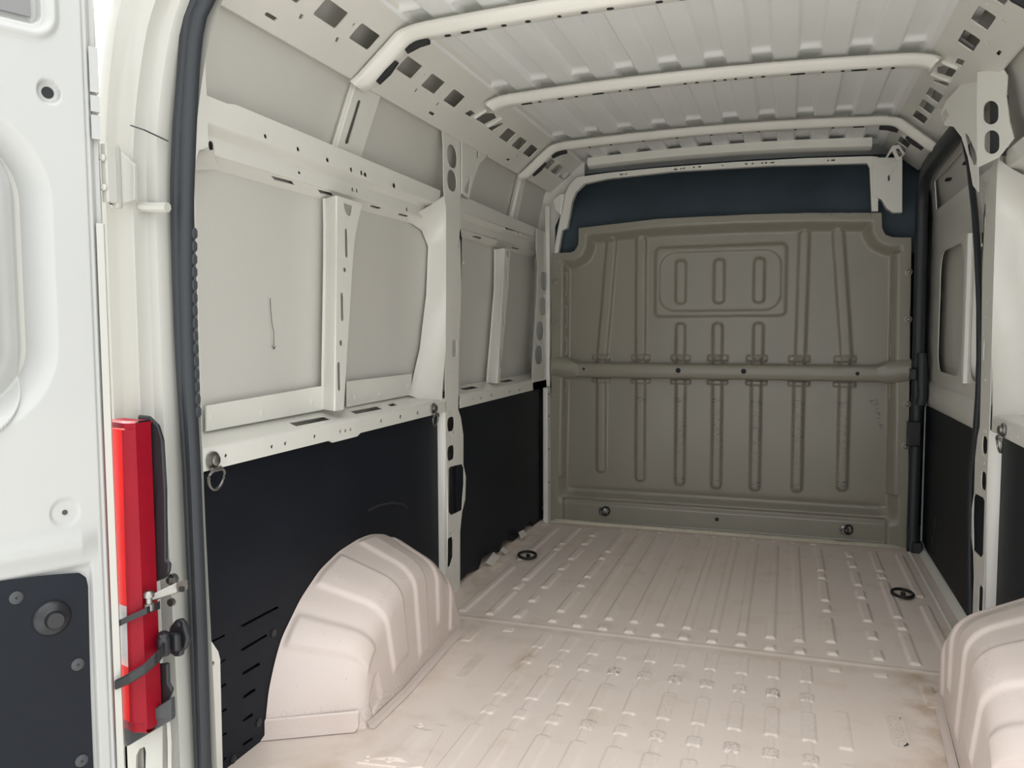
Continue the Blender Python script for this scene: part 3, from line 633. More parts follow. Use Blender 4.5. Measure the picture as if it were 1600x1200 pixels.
# ------------------------------------------------------------------ wheel arches
def arch(s, dx, dy, label):
    root = thing('wheel_arch', label, 'wheel arch', (s*(0.80+dx), 2.15+dy, 0))
    Wp = np.array([(1.688, -0.004), (1.690, 0.04), (1.707, 0.117), (1.735, 0.18), (1.768, 0.235), (1.86, 0.312), (1.958, 0.364), (2.064, 0.390), (2.178, 0.398), (2.26, 0.393), (2.35, 0.371), (2.46, 0.318), (2.56, 0.235), (2.63, 0.14), (2.675, 0.06), (2.70, -0.004)])
    Rp = np.array([(1.80, -0.004), (1.812, 0.035), (1.825, 0.10), (1.84, 0.15), (1.868, 0.195), (1.930, 0.245), (1.995, 0.285), (2.08, 0.312), (2.17, 0.316), (2.25, 0.308), (2.33, 0.285), (2.41, 0.238), (2.47, 0.175), (2.51, 0.11), (2.535, 0.05), (2.55, -0.004)])
    def resample(P, n):
        d = np.r_[0, np.cumsum(np.hypot(*np.diff(P, axis=0).T))]; t = np.linspace(0, d[-1], n)
        return np.stack([np.interp(t, d, P[:, 0]), np.interp(t, d, P[:, 1])], -1)
    n = 220; Wr, Rr = resample(Wp, n), resample(Rp, n)
    for P in (Wr, Rr):
        for _ in range(12): P[1:-1] = (P[:-2]+2*P[1:-1]+P[2:])/4
    m = 90; G = np.zeros((n, m, 3)); u = np.linspace(0, 1, n)
    yc = 1.86+(2.50-1.86)*u; 
    for i in range(n):
        w = np.array([0.9205, Wr[i, 0], Wr[i, 1]]); r = np.array([0.722, Rr[i, 0], Rr[i, 1]])
        base_y = np.clip(Rr[i, 0], 1.80, 2.55); c = np.array([0.694+0.030*max(0, (base_y-2.0)/0.5), base_y+(yc[i]-base_y)*0.25, -0.004])
        h = r[2]+0.004; k = min(0.055, 0.4*h+0.008)
        e1 = (w-r)/np.linalg.norm(w-r); e2 = (c-r); l2 = np.linalg.norm(e2); e2 = e2/max(l2, 1e-6); kk = min(k, l2*0.8)
        a = r+e1*min(k*1.2, 0.1); b = r+e2*kk
        na, nb, ncn = 34, 22, m-56
        G[i, :na] = w+(a-w)*np.linspace(0, 1, na)[:, None]
        t = np.linspace(0, 1, nb+1)[1:, None]; G[i, na:na+nb] = (1-t)**2*a+2*t*(1-t)*r+t*t*b
        G[i, na+nb:] = b+(c-b)*np.linspace(0, 1, ncn+1)[1:, None]
    # pressed bands: raised steps running over the crown and fanning down the inner face
    du = np.gradient(G, axis=0); dv = np.gradient(G, axis=1); N = np.cross(du, dv); N /= np.linalg.norm(N, axis=-1, keepdims=True)+1e-9
    if N[n//2, 10, 2] < 0: N = -N
    V = np.linspace(0, 1, m)[None, :]*np.ones((n, 1)); U = u[:, None]*np.ones((1, m))
    Dp = np.zeros((n, m))
    fade = np.clip((0.93-V)/0.03, 0, 1)*np.clip((V-0.02)/0.03, 0, 1)
    for u0, u1, vend in ((0.16, 0.24, 0.60), (0.30, 0.42, 0.86), (0.48, 0.57, 0.93), (0.635, 0.70, 0.84), (0.76, 0.82, 0.9)):
        bnd = step(np.abs(U-(u0+u1)/2)-(u1-u0)/2, 0.016); Dp += 0.0075*bnd*np.clip((vend-V)/0.03, 0, 1)*np.clip((V-0.02)/0.03, 0, 1)
    tri = step(np.abs(V-0.80)-0.10, 0.03)*step(np.abs(U-0.17)-0.06, 0.03); Dp -= 0.006*tri
    G += N*Dp[..., None]
    # flat foot band
    rust = np.clip((0.05-G[..., 2])/0.05, 0, 1)*0.8; wear = np.clip((0.075-G[..., 2])/0.05, 0, 1)*0.32*(np.abs(G[..., 2]-0.05) < 0.05)
    wear = np.maximum(wear, 0.30*step(np.abs(V-0.47)-0.05, 0.05)*(U > 0.3)*0.5)
    G[..., 0] = s*(G[..., 0]+dx); G[..., 1] += dy
    grid('arch_shell', G, ARCHP, root, attrs={'wear': wear, 'rust': rust}, flip=(s > 0))
    # floor flange round the foot
    foot = [G[i, -1] for i in range(0, n, 6)]; 
    mb = MB(); mb.loft([[(p[0], p[1], 0.018) for p in foot], [(p[0]-s*0.004, p[1], 0.004) for p in foot], [(p[0]-s*0.018, p[1], 0.002) for p in foot]]); mb.build('foot_flange', ARCHP, root)
    rr = [tuple(G[0, j]) for j in range(0, 60, 4)]
    mb = MB(); mb.loft([[(p[0], p[1]+0.0035, 0.050) for p in rr], [(p[0], p[1]-0.0008, 0.046) for p in rr], [(p[0], p[1]-0.0025, 0.010) for p in rr], [(p[0], p[1]-0.020, 0.003) for p in rr]]); mb.build('rear_flange', ARCHP, root)
    return root
arch(-1, 0.0, 0.0, 'ribbed pinkish white wheel arch on the left of the floor')
arch(1, 0.033, -0.03, 'ribbed white wheel arch cut off by the right photo edge')

# ------------------------------------------------------------------ bulkhead
def bulkhead():
    root = thing('bulkhead', 'pressed pale grey steel partition closing the front of the cargo space', 'partition', (0, YB, 0))
    ol = [(-0.876, 0.0), (0.893, 0.0), (0.872, 1.463), (0.79, 1.468), (0.760, 1.482), (0.747, 1.51), (0.742, 1.583), (0.40, 1.60), (0.08, 1.606), (-0.30, 1.604), (-0.715, 1.576), (-0.718, 1.49), (-0.730, 1.463), (-0.758, 1.450), (-0.858, 1.450)]
    nx, nz = 330, 300
    xs = np.linspace(-0.895, 0.905, nx); zs = np.linspace(-0.004, 1.612, nz); X, Z = np.meshgrid(xs, zs)
    d = sd_poly(X, Z, ol)
    # snap the grid to the outline where it crosses
    H = np.zeros_like(X); wear = np.zeros_like(X); rust = np.zeros_like(X)
    inner = d+0.034+0.016*(np.abs(X) > 0.8)*(Z < 1.4)
    H += 0.050*step(np.where(Z < 0.25, np.minimum(inner, d+0.034), inner), 0.055)*np.clip((Z-0.10)/0.08, 0, 1)
    # flat side lands that carry the slots
    H += 0.022*step(sd_rr(X, Z, 0.0, 0.065, 1.62, 0.145, 0.02), 0.02)
    H += 0.016*np.exp(-((Z-0.165)/0.022)**2)*step(np.abs(X)-0.80, 0.05)
    def rib(cx, z0, z1, w=0.062, h=0.016, cx1=None, r=0.028):
        nonlocal H
        c = cx if cx1 is None else cx+(cx1-cx)*np.clip((Z-z0)/(z1-z0), 0, 1)
        dd = sd_rr(X-c, Z, 0, (z0+z1)/2, w, z1-z0, r); H -= h*step(dd, 0.016); return dd
    for cx, z0 in ((-0.600, 0.268), (-0.390, 0.232), (-0.183, 0.222), (0.002, 0.215), (0.192, 0.217), (0.393, 0.222), (0.602, 0.242)):
        dd = rib(cx, z0, 0.90)
        if cx > -0.5:
            b = step(dd, 0.01)*(Z < 0.69)
            wear = np.maximum(wear, b*np.clip(0.15+0.55*np.exp(-((Z-0.52)/0.12)**2)*(cx > -0.3)+0.9*(np.abs(Z-0.685) < 0.02)+0.8*(np.abs(Z-z0-0.035) < 0.018)*(cx > -0.3), 0, 1))
        H -= 0.010*step(sd_rr(X, Z, cx, 0.895, 0.105, 0.035, 0.008), 0.008)
        H -= 0.010*step(sd_rr(X, Z, cx, 0.772, 0.105, 0.030, 0.008), 0.008)
    rib(-0.600, 0.88, 1.53, 0.068, 0.013, -0.545); rib(-0.393, 0.88, 1.53, 0.066, 0.013); rib(0.397, 0.88, 1.53, 0.062, 0.013, 0.405); rib(0.61, 0.88, 1.53, 0.066, 0.013, 0.555)
    for cx in (-0.186, 0.0, 0.198): rib(cx, 0.88, 1.080, 0.062, 0.016)
    # blanked window
    dw = sd_rr(X, Z, 0.003, 1.285, 0.660, 0.372, 0.035); H -= 0.012*step(dw, 0.018)
    di = sd_rr(X, Z, 0.003, 1.285, 0.605, 0.308, 0.085); H += 0.008*step(di, 0.010)
    H -= 0.004*(np.abs(Z-1.218) < 0.003)*step(dw, 0.01)*0
    for cx in (-0.187, 0.004, 0.197): rib(cx, 1.165, 1.402, 0.066, 0.014)
    wear = np.maximum(wear, step(np.hypot(X-0.86+0.10*(0.70-Z), Z*0)-0.012, 0.008)*(Z > 0.48)*(Z < 0.72)*(X > 0.7)*0.0)
    sc = np.abs(X-(0.735+0.055*(0.70-Z)/0.2)); wear = np.maximum(wear, (sc < 0.008+0.012*np.clip((Z-0.6)/0.1, 0, 1))*(Z > 0.50)*(Z < 0.70)*0.95)
    H += 0.0045*np.sin(X*3.1+1)*np.sin(Z*4.0)
    # pull border vertices onto the outline so the silhouette is clean
    gy, gx = np.gradient(d, zs, xs); step_len = xs[1]-xs[0]
    bd = (d > 0) & (d < step_len*1.5); X2 = np.where(bd, X-gx*d, X); Z2 = np.where(bd, Z-gy*d, Z)
    grid('pressed_sheet', np.stack([X2, YB-0.012+H, Z2], -1), BULKDIM, root, mask=(d < step_len*1.2), attrs={'wear': wear, 'rust': rust})
    # folded rim along the top
    tp = [(-0.716, 1.50), (-0.715, 1.576), (-0.30, 1.604), (0.08, 1.606), (0.40, 1.60), (0.742, 1.583), (0.747, 1.51)]
    MB().loft([[(x, YB-0.012, z) for x, z in tp], [(x, YB+0.02, z+0.003) for x, z in tp]]).build('top_rim', BULKDIM, root)
    # cross beam
    br = thing_part = MB(); prof = [(-0.002, 0.866), (-0.014, 0.862), (-0.020, 0.852), (-0.020, 0.800), (-0.014, 0.792), (0.0, 0.788)]
    br.loft([[(x, YB+dy, z) for dy, z in prof] for x in np.linspace(-0.715, 0.742, 12)])
    beam = br.build('cross_beam', BULKDIM, root, smooth=50)
    for x, z, r in ((-0.19, 0.832, 0.013), (0.132, 0.832, 0.013), (-0.685, 0.834, 0.007), (0.655, 0.828, 0.009)):
        MB().lathe((x, YB-0.021, z), (0, -1, 0), [(r, 0), (r, 0.001)], 14).build('beam_hole', DARKIN, beam)
    MB().box((-0.16, YB-0.0225, 0.845), (0.11, YB-0.0195, 0.849)).box((0.15, YB-0.0225, 0.815), (0.60, YB-0.0195, 0.819)).build('swage', BULKDIM, beam, smooth=0)
    for s, x0, x1 in ((-1, -0.865, -0.712), (1, 0.740, 0.885)):
        xs_ = np.linspace(x0, x1, 7); rr = []
        for x in xs_:
            t = (x-x0)/(x1-x0) if s > 0 else (x1-x)/(x1-x0)
            h = 0.037+0.022*math.sin(min(t, 1)*math.pi*0.75); zc = 0.827+0.022*t
            rr.append([(x, YB+0.006-0.012*t, zc+h), (x, YB-0.018-0.012*t, zc+h*0.75), (x, YB-0.020-0.012*t, zc), (x, YB-0.016-0.012*t, zc-h*0.8), (x, YB+0.006-0.012*t, zc-h)])
        MB().loft(rr).build('beam_end', BULKDIM, root, smooth=60)
    # side slots on raised lands
    for s in (-1, 1):
        xx = 0.817 if s > 0 else -0.800
        for z0, z1 in ((1.241, 1.331), (1.067, 1.157), (0.925, 0.985), (0.722, 0.775)):
            MB().plate(rrect(xx, (z0+z1)/2, 0.040, z1-z0+0.045, 0.018, 3), [rrect(xx, (z0+z1)/2, 0.011, z1-z0, 0.005, 2)], lambda a, b, dd: (a, YB+0.016+dd, b), 0.006).build('slot_plate', BULKDIM, root, smooth=0)
            MB().box((xx-0.008, YB+0.021, z0), (xx+0.008, YB+0.024, z1)).build('slot', DARKIN, root, smooth=0)
    for s, lst in ((1, ((0.864, 1.305), (0.868, 1.085), (0.872, 0.884), (0.874, 0.687), (0.872, 0.486))), (-1, ((-0.846, 1.295), (-0.852, 1.085), (-0.855, 0.885), (-0.857, 0.690), (-0.858, 0.49)))):
        for x, z in lst:
            w = MB().lathe((x, YB-0.012, z), (0, -1, 0), [(0.017, 0), (0.017, 0.003), (0.012, 0.004)], 16).build('washer', BULKDIM, root)
            MB().lathe((x, YB-0.016, z), (0, -1, 0), [(0.009, 0), (0.009, 0.005), (0.005, 0.008)], 10).build('bolt_head', STEEL if s > 0 else BULKDIM, w)
    for x, z in ((-0.55, 1.570), (-0.26, 1.588), (0.0, 1.592), (0.23, 1.592), (0.52, 1.584), (0.69, 1.572)):
        MB().lathe((x, YB-0.012, z), (0, -1, 0), [(0.008, 0), (0.008, 0.002), (0.004, 0.003)], 10).build('rivet', BULKDIM, root)
    MB().lathe((0.010, YB+0.008, 0.068), (0, -1, 0), [(0.010, 0), (0.010, 0.002)], 14).build('drain_hole', DARKIN, root)
    return root
BH = bulkhead()

# roof arch in front of the dark shelf
op = xz([(866, 395), (869, 372), (876, 337), (883, 304), (890, 289), (902, 277), (950, 270), (1020, 263), (1150, 253), (1260, 247), (1362, 244), (1372, 245), (1372, 330), (1362, 330), (1359, 262), (1355, 255), (1290, 256.5), (1210, 258.5), (1150, 262), (1050, 268), (1020, 271.5), (950, 279), (913, 287), (899.5, 300), (893.5, 315), (890, 336), (886, 356), (878, 360), (872, 395)], YB-0.03)
RH = thing('roof_header', 'white front roof hoop over the dark opening above the partition', 'roof bow', (0, YB-0.03, 1.86))
hh = []
for u, v, w in ((971, 272.5, 5), (978, 272, 2), (1055.5, 264.5, 5), (1064, 263.5, 2), (1069, 263, 2), (1084, 261.5, 2), (1093, 260.5, 3), (1129, 258.5, 2), (1166, 256, 3), (1176, 255.5, 2), (1191, 254.7, 2), (1197, 254.5, 2), (1207, 254, 5), (1294, 250.6, 2), (1302, 250.2, 5)):
    x, z = xz([(u, v)], YB-0.03)[0]; hh.append(rrect(x, z, w*0.0033+0.002, 0.008, 0.002, 1))
MB().plate(op, [h for h in hh if True], lambda a, b, d: (a, YB-0.03+d, b), 0.035).build('hoop', WHITE, RH, smooth=0)
xx = np.linspace(-0.66, 0.69, 24)
MB().loft([[(x, YB-0.05, roof_top(x)+0.012), (x, YB-0.05, roof_top(x)-0.028), (x, YB-0.028, roof_top(x)-0.036), (x, YB+0.02, roof_top(x)-0.036)] for x in xx]).build('upper_flange', WHITE, RH, smooth=40)
MB().plate([(-0.985, 0.75), (-0.862, 0.75), (-0.862, 1.60), (-0.79, 1.74), (-0.70, 1.86), (-0.70, 1.95), (-0.985, 1.95)], [], lambda a, b, d: (a, YB+0.05+d, b), 0.004).build('side_closing_plate', WHITE, RH, smooth=0)
# right front roof corner bracket
MB().plate(xz([(1362, 246), (1410, 246), (1410, 332), (1395, 332), (1385, 325), (1378, 312), (1364, 306)], YB-0.04), [rrect(*xz([(1389, 278)], YB-0.04)[0], 0.008, 0.026)], lambda a, b, d: (a, YB-0.04+d, b), 0.05).build('corner_bracket', WHITE, RH, smooth=0, bevel=0.008)
MB().plate(xz([(1378, 256), (1394, 228), (1405, 226), (1414, 240), (1405, 250)], YB-0.10), [xz([(1381, 254), (1394, 236), (1400, 249)], YB-0.10), xz([(1399, 233), (1404, 232), (1411, 242), (1405, 245)], YB-0.10)], lambda a, b, d: (a, YB-0.10+d, b), 0.006).build('gusset', WHITE, RH, smooth=0)
MB().plate(xz([(864, 312), (874, 303), (882, 303), (876, 336), (866, 328)], YB-0.06), [], lambda a, b, d: (a, YB-0.06+d, b), 0.03).build('left_ear', WHITE, RH, smooth=0, bevel=0.006)

# dark overhead shelf of the cab
OS = thing('overhead_shelf', 'dark navy cab headlining seen above the partition', 'headliner', (0, YB+0.1, 1.42))
sec = [(0.03, 1.40), (0.035, 1.60), (0.055, 1.66), (0.10, 1.74), (0.17, 1.82), (0.26, 1.90), (0.33, 1.96)]
MB().loft([[(x, YB+dy+0.05, z) for dy, z in sec] for x in np.linspace(-0.868, 0.95, 16)]).build('lining_cloth', FABRIC, OS, smooth=80)

# ------------------------------------------------------------------ tie-down eyes and rings
def ring(c, n, up, r, tr, k=22, squash=1.0, mat_=STEEL):
    c = Vector(c); n = Vector(n).normalized(); up = Vector(up); up = (up-n*up.dot(n)).normalized(); w = n.cross(up)
    return [tuple(c+(w*math.cos(2*math.pi*i/k)*squash+up*math.sin(2*math.pi*i/k))*r) for i in range(k)]
def d_ring(bolt, nrm, label, R=0.026):
    root = thing('tie_down_ring', label, 'ring', bolt); b = Vector(bolt); n = Vector(nrm)
    MB().lathe(b, n, [(0.020, 0), (0.020, 0.004), (0.013, 0.006), (0.013, 0.012), (0.008, 0.015)], 16).build('bolt', STEEL, root)
    c = b+n*0.010+Vector((0, 0, -0.034)); wv = n.cross(Vector((0, 0, 1)))
    pts = []
    for i in range(24):
        a = 2*math.pi*i/24; x = math.cos(a)*R; z = math.sin(a)*R*1.25
        if z > 0: z *= 0.45; 
        pts.append(tuple(c+wv*x+Vector((0, 0, z))+n*(0.004*math.sin(a))))
    MB().tube(pts, 0.0032, 8, close=True).build('d_ring', STEEL, root)
    MB().tube([tuple(c+wv*-0.014+Vector((0, 0, R*0.55))), tuple(c+wv*0.014+Vector((0, 0, R*0.55)))], 0.006, 8).build('barrel', STEEL, root)
    return root
p = ax(332, 719, -XL+0.004); d_ring(tuple(p), (1, 0, 0), 'steel D-ring hanging from the left ledge rail by the rear pillar')
p = ax(677, 638, -XL+0.004); d_ring(tuple(p), (1, 0, 0), 'steel D-ring on the left ledge rail just behind the pillar', 0.024)
p = (XR-0.002, 2.73, 0.745); p = ax(1568, 672, XR-0.004); d_ring((p[0], min(p[1], 2.735), p[2]), (-1, 0, 0), 'steel D-ring on the right wall beside the pillar', 0.024)
for (u, v), lab in (((942, 799), 'small steel lashing eye low on the left of the partition'), ((1319, 828), 'small steel lashing eye low on the right of the partition')):
    q = ay(u, v, YB+0.005); root = thing('lashing_eye', lab, 'ring', tuple(q))
    MB().lathe(q, (0, -1, 0), [(0.022, 0), (0.022, 0.006), (0.014, 0.010), (0.014, 0.020), (0.009, 0.024)], 16).build('bolt', STEEL, root)
    MB().tube(ring((q[0]+0.018, q[1]-0.014, q[2]+0.006), (0.5, -1, 0.1), (0, 0, 1), 0.021, 0.004), 0.0045, 8, close=True).build('eye', DKSTEEL, root)
for (u, v), lab, R in (((823, 869), 'black folding lashing ring lying on the left of the floor', 0.040), ((1408, 929), 'black folding lashing ring lying on the right of the floor', 0.038)):
    q = az(u, v, 0.010); root = thing('floor_ring', lab, 'ring', tuple(q))
    MB().lathe((q[0], q[1], 0.002), (0, 0, 1), [(0.034, 0), (0.034, 0.004), (0.024, 0.005)], 18).build('cup', FLOORP, root)
    MB().tube(ring((q[0]+0.004, q[1]-0.004, 0.017), (0.05, -0.12, 1), (0, 1, 0), R, 0.006), 0.0065, 8, close=True).build('loop', DKSTEEL, root)
    MB().box((q[0]-0.002, q[1]-0.006, 0.006), (q[0]+0.016, q[1]+0.008, 0.022)).build('clamp', DKSTEEL, root, smooth=0, bevel=0.004)

# ------------------------------------------------------------------ sliding door on the right
XD = 0.965
SD = thing('sliding_door', 'closed pale sliding side door at the right front, black board on its lower half', 'door', (XD, 3.55, 0))
def dm(X): return lambda a, b, d: (X+d, a, b)
op1 = [(2.93, 0.735), (4.22, 0.735), (4.22, 1.54), (2.93, 1.54)]
w1 = rrect(3.72, 1.115, 0.50, 0.52, 0.09, 5); w2 = rrect(3.16, 1.115, 0.34, 0.52, 0.09, 5)
MB().plate(op1, [w1, w2], dm(XD), 0.003).build('window_frame', WHITE, SD, smooth=0)
MB().plate([(2.93, -0.02), (4.22, -0.02), (4.22, 0.735), (2.93, 0.735)], [], dm(XD+0.004), 0.003).build('lower_frame', WHITE, SD, smooth=0)
MB().plate([(2.93, 0.80), (4.22, 0.80), (4.22, 1.45), (2.93, 1.45)], [], dm(XD+0.035), 0.003).build('skin_panel', WHITE, SD, smooth=0)
MB().loft([[(XD, y, 0.80), (XD-0.010, y, 0.79), (XD-0.012, y, 0.70), (XD, y, 0.68)] for y in (2.94, 4.16)]).build('waist_swage', WHITE, SD, smooth=50)
# window post of the door
MB().loft([[(XD+0.03, 3.40, z), (XD-0.012, 3.395, z), (XD-0.016, 3.375, z), (XD-0.012, 3.350, z), (XD+0.03, 3.34, z)] for z in (0.84, 1.0, 1.2, 1.39)]).build('window_post', WHITE, SD, smooth=50)
# upper part leaning in
up0 = [(2.93, 1.54), (4.20, 1.54), (4.16, 1.72), (2.97, 1.76)]
MB().plate(up0, [[(3.02, 1.575), (4.10, 1.575), (4.07, 1.70), (3.02, 1.72)]], lambda a, b, d: (XD-(b-1.54)*0.12+d, a, b), 0.004).build('upper_frame', WHITE, SD, smooth=0)
MB().plate([(2.93, 1.54), (4.20, 1.54), (4.16, 1.76), (2.97, 1.76)], [], lambda a, b, d: (XD+0.035-(b-1.54)*0.12+d, a, b), 0.003).build('upper_skin', ROOFP, SD, smooth=0)
for y in (3.35, 3.7): MB().box((XD-0.03, y, 1.645), (XD-0.012, y+0.05, 1.653)).build('clip_slot', DARKIN, SD, smooth=0)
sp = [(2.95, 0.694), (4.165, 0.680), (4.165, 0.60), (4.16, 0.045), (4.05, 0.03), (2.95, 0.03)]
b_ = MB().plate(sp, [], dm(XD-0.010), 0.006).build('lining_board', BLACKB, SD, smooth=0); b_['label'] = 'black hardboard lower lining of the sliding door'
MB().loft([[(XD-0.016, y, z) for y, z in ((4.170, 0.69), (4.172, 0.04), (4.05, 0.022), (2.95, 0.022))], [(XD-0.002, y, z) for y, z in ((4.176, 0.695), (4.178, 0.036), (4.05, 0.016), (2.95, 0.016))]]).build('board_edge', WHITE, SD)
mb = MB(); mb.tube([ax(u, v, XD-0.011) for u, v in ((1463, 808), (1460, 830), (1458, 855), (1460, 868))], [0.004, 0.009, 0.012, 0.003], 6); mb.build('scrape', DARKIN, SD)
# sill under the sliding door
SI = thing('door_sill', 'grey door sill step along the right edge of the floor', 'sill', (0.92, 3.5, 0))
MB().loft([[(0.885, y, 0.002), (0.893, y, 0.006), (0.897, y, -0.012), (0.915, y, -0.014), (0.93, y, 0.0), (0.955, y, 0.025)] for y in (2.78, 4.14)]).build('step_plate', WHITE, SI, smooth=40)
MB().box((0.898, 2.80, -0.016), (0.914, 4.12, -0.008)).build('sill_gap', RUBBER, SI, smooth=0)

# ------------------------------------------------------------------ rubber seals
SF = thing('door_seal', 'thick black rubber seal of the sliding door down the right edge of the partition', 'seal', (0.90, 4.13, 0))
path = [(0.902, 3.10, 1.757), (0.902, 3.4, 1.757), (0.902, 3.75, 1.752), (0.903, 3.95, 1.742), (0.904, 4.05, 1.715), (0.905, 4.105, 1.665), (0.905, 4.125, 1.60), (0.908, 4.125, 1.2), (0.910, 4.125, 0.85), (0.910, 4.125, 0.5), (0.908, 4.125, 0.1), (0.908, 4.11, 0.0)]
def sq_tube(path, w, h, flip=0.0):
    P = [Vector(p) for p in path]; rows = []
    for i, p in enumerate(P):
        t = (P[min(i+1, len(P)-1)]-P[max(i-1, 0)]).normalized(); n1 = Vector((1, 0, 0)); n1 = (n1-t*n1.dot(t)).normalized(); n2 = t.cross(n1)
        r = []
        for k in range(12):
            a = 2*math.pi*k/12; c, s_ = math.cos(a), math.sin(a); r.append(tuple(p+n1*(math.copysign(abs(c)**0.6, c)*w/2)+n2*(math.copysign(abs(s_)**0.6, s_)*h/2)))
        rows.append(r)
    return MB().loft(rows, close=True, cap=True)
sq_tube(path, 0.050, 0.062).build('profile', RUBBER, SF, smooth=60)
sq_tube([(0.920, 4.10, 0.93), (0.924, 4.10, 0.78), (0.926, 4.10, 0.73), (0.920, 4.10, 0.69)], 0.044, 0.06).build('widened_lip', RUBBER, SF, smooth=60)
for z0, z1, x0, x1 in ((0.50, 0.615, 0.868, 0.925), (0.805, 0.86, 0.872, 0.90), (0.0, 0.05, 0.900, 0.945)):
    MB().box((x0, 4.07, z0), (x1, 4.12, z1)).build('catch_block', BLKPL, SF, smooth=0, bevel=0.006)
SP = thing('pillar_seal', 'thin black rubber seal along the front edge of the right pillar', 'seal', (0.935, 2.98, 0.3))
pp = [ax(u, v, 0.945) for u, v in ((1492, 150), (1497, 175), (1506, 210), (1515, 260), (1523, 330), (1528, 400), (1531, 480), (1531, 560), (1529, 620), (1524, 690), (1518, 740), (1516, 790), (1516, 880), (1518, 960))]
pp = [(p[0], min(max(p[1], 2.90), 3.7), p[2]) for p in pp]
MB().tube(pp, 0.011, 8).build('profile', RUBBER, SP, smooth=80)

# rear opening seal (left)
RS = thing('door_seal', 'dark rubber weatherstrip framing the rear door opening on the left', 'seal', (-0.845, 1.35, 0))
def lean(z): return 0.45*max(0.0, z-1.30)**2+0.55*max(0, z-1.62)**2*3
sp_ = []
zs_ = list(np.linspace(-0.15, 1.3, 12))+list(np.linspace(1.36, 1.80, 14))
rows = []; cs = [(-0.021, 0.012), (-0.023, -0.004), (-0.016, -0.014), (-0.006, -0.017), (-0.002, -0.012), (0.000, -0.012), (0.003, -0.018), (0.012, -0.020), (0.019, -0.014), (0.022, -0.003), (0.021, 0.002)]
_L = [ay(u, v, 1.345) for u, v in ((283, 0), (280, 60), (276, 120), (269, 200), (265, 300), (268, 400), (271, 500), (277, 600), (284, 700), (291, 850), (297, 1000), (305, 1200))][::-1]
_R = [ay(u, v, 1.345) for u, v in ((328, 0), (316, 45), (310, 100), (305, 200), (301, 300), (300, 400), (301, 500), (304, 600), (310, 700), (316, 850), (322, 1000), (328, 1200))][::-1]
def sl_(z): return float(np.interp(z, [p[2] for p in _L], [p[0] for p in _L])), float(np.interp(z, [p[2] for p in _R], [p[0] for p in _R]))
def seal_x(z): a, b = sl_(z); return (a+b)/2
for z in zs_:
    a, b = sl_(z); c = (a+b)/2; k = (b-a)/0.045; o = 0.0 if z < 1.69 else 1.6*(z-1.69)
    rows.append([(c+o+q*k, 1.350+w, z) for q, w in cs])
MB().loft(rows).build('profile', RUBBER, RS, smooth=50)
for i in range(15):
    z = 1.245-i*0.026
    MB().lathe((sl_(z)[1]-0.002, 1.352, z), (0, 0, 1), [(0.004, -0.011), (0.007, -0.006), (0.007, 0.006), (0.004, 0.011)], 8).build('lip_tooth', RUBBER, RS)
mb = MB(); mb.loft([[tuple(ay(u, v, 1.335)) for u, v in ((228, -30), (232, 4), (242, 11), (250, 6), (270, 14), (289, 26))], [tuple(ay(u, v, 1.345)) for u, v in ((318, -40), (318, -20), (316, -10), (310, 0), (305, 10), (296, 40))]]); mb.build('top_gutter', RUBBER, RS)

# ------------------------------------------------------------------ left rear corner: jamb, lamp, hinges
jamb = [(-0.825, 1.372), (-0.866, 1.368), (-0.868, 1.330), (-0.874, 1.318), (-0.890, 1.312), (-0.896, 1.300), (-0.899, 1.285), (-0.906, 1.280), (-0.928, 1.276), (-0.934, 1.272), (-0.944, 1.262), (-0.965, 1.262), (-0.985, 1.275), (-1.01, 1.32), (-1.03, 1.40)]
rows = []
for z in zs_: rows.append([(x+lean(z)*(1.0 if i < 9 else 0.8)+0.014*math.exp(-((z-0.10)/0.45)**2)*(i < 4), y, z) for i, (x, y) in enumerate(jamb)])
MB().loft(rows).build('jamb_panel', OUTERDIM, RP, smooth=35)
q0 = [ay(204, 196, 1.270), ay(225, 203, 1.276), ay(240, 210, 1.303), ay(263, 221, 1.330)]
MB().tube([tuple(p) for p in q0], 0.0016, 5).build('panel_joint', DKGREY, RP)
# pressed step in the jamb below the upper hinge
st = [tuple(ay(u, v, 1.300)) for u, v in ((212, 322), (238, 324), (262, 324))]
MB().tube(st, 0.010, 8).build('pressed_step', OUTERDIM, RP)

TL = thing('tail_light', 'tall red tail light with a clear reversing section on the left rear corner', 'tail light', (-0.89, 1.22, 0.26))
z0, z1 = 0.262, 0.872
_r0, _r1 = ay(193, 700, 1.2035), ay(201, 1000, 1.2035)
def lx(x, z):
    r = _r0[0]+(_r1[0]-_r0[0])*(z-_r0[2])/(_r1[2]-_r0[2]); k = (0.44+0.20*(0.87-z)/0.6) if x > -0.918 else 1.0
    return r+(x+0.918)*k
def lensrow(z, pts): return [(lx(x, z), y, z) for x, y in pts]
def lens_block(za, zb, pts, name, m, parent, back=0.02):
    rows = [[(lx(x, za), y+0.006, za-0.004) for x, y in pts], lensrow(za, pts), lensrow(zb, pts), [(lx(x, zb), y+0.006, zb+0.004) for x, y in pts]]
    mb = MB(); mb.loft(rows)
    for k in (0, -1): mb.loft([rows[k], [(x, y+back, z) for x, y, z in rows[k]]])
    return mb.build(name, m, parent, smooth=30)
outer = [(-0.966, 1.2185), (-0.942, 1.210), (-0.921, 1.2035)]; facet = [(-0.915, 1.203), (-0.900, 1.205), (-0.877, 1.210)]; rim = [(-0.877, 1.210), (-0.868, 1.212), (-0.866, 1.250)]
lens_block(0.600, z1-0.012, outer, 'bright_lens', RED, TL); lens_block(0.515, 0.600, outer, 'bright_lens', RED, TL)
lens_block(0.393, 0.513, outer, 'clear_lens', CLEAR, TL)['label'] = 'clear reversing lens'
lens_block(z0+0.02, 0.391, outer, 'bright_lens', RED, TL)
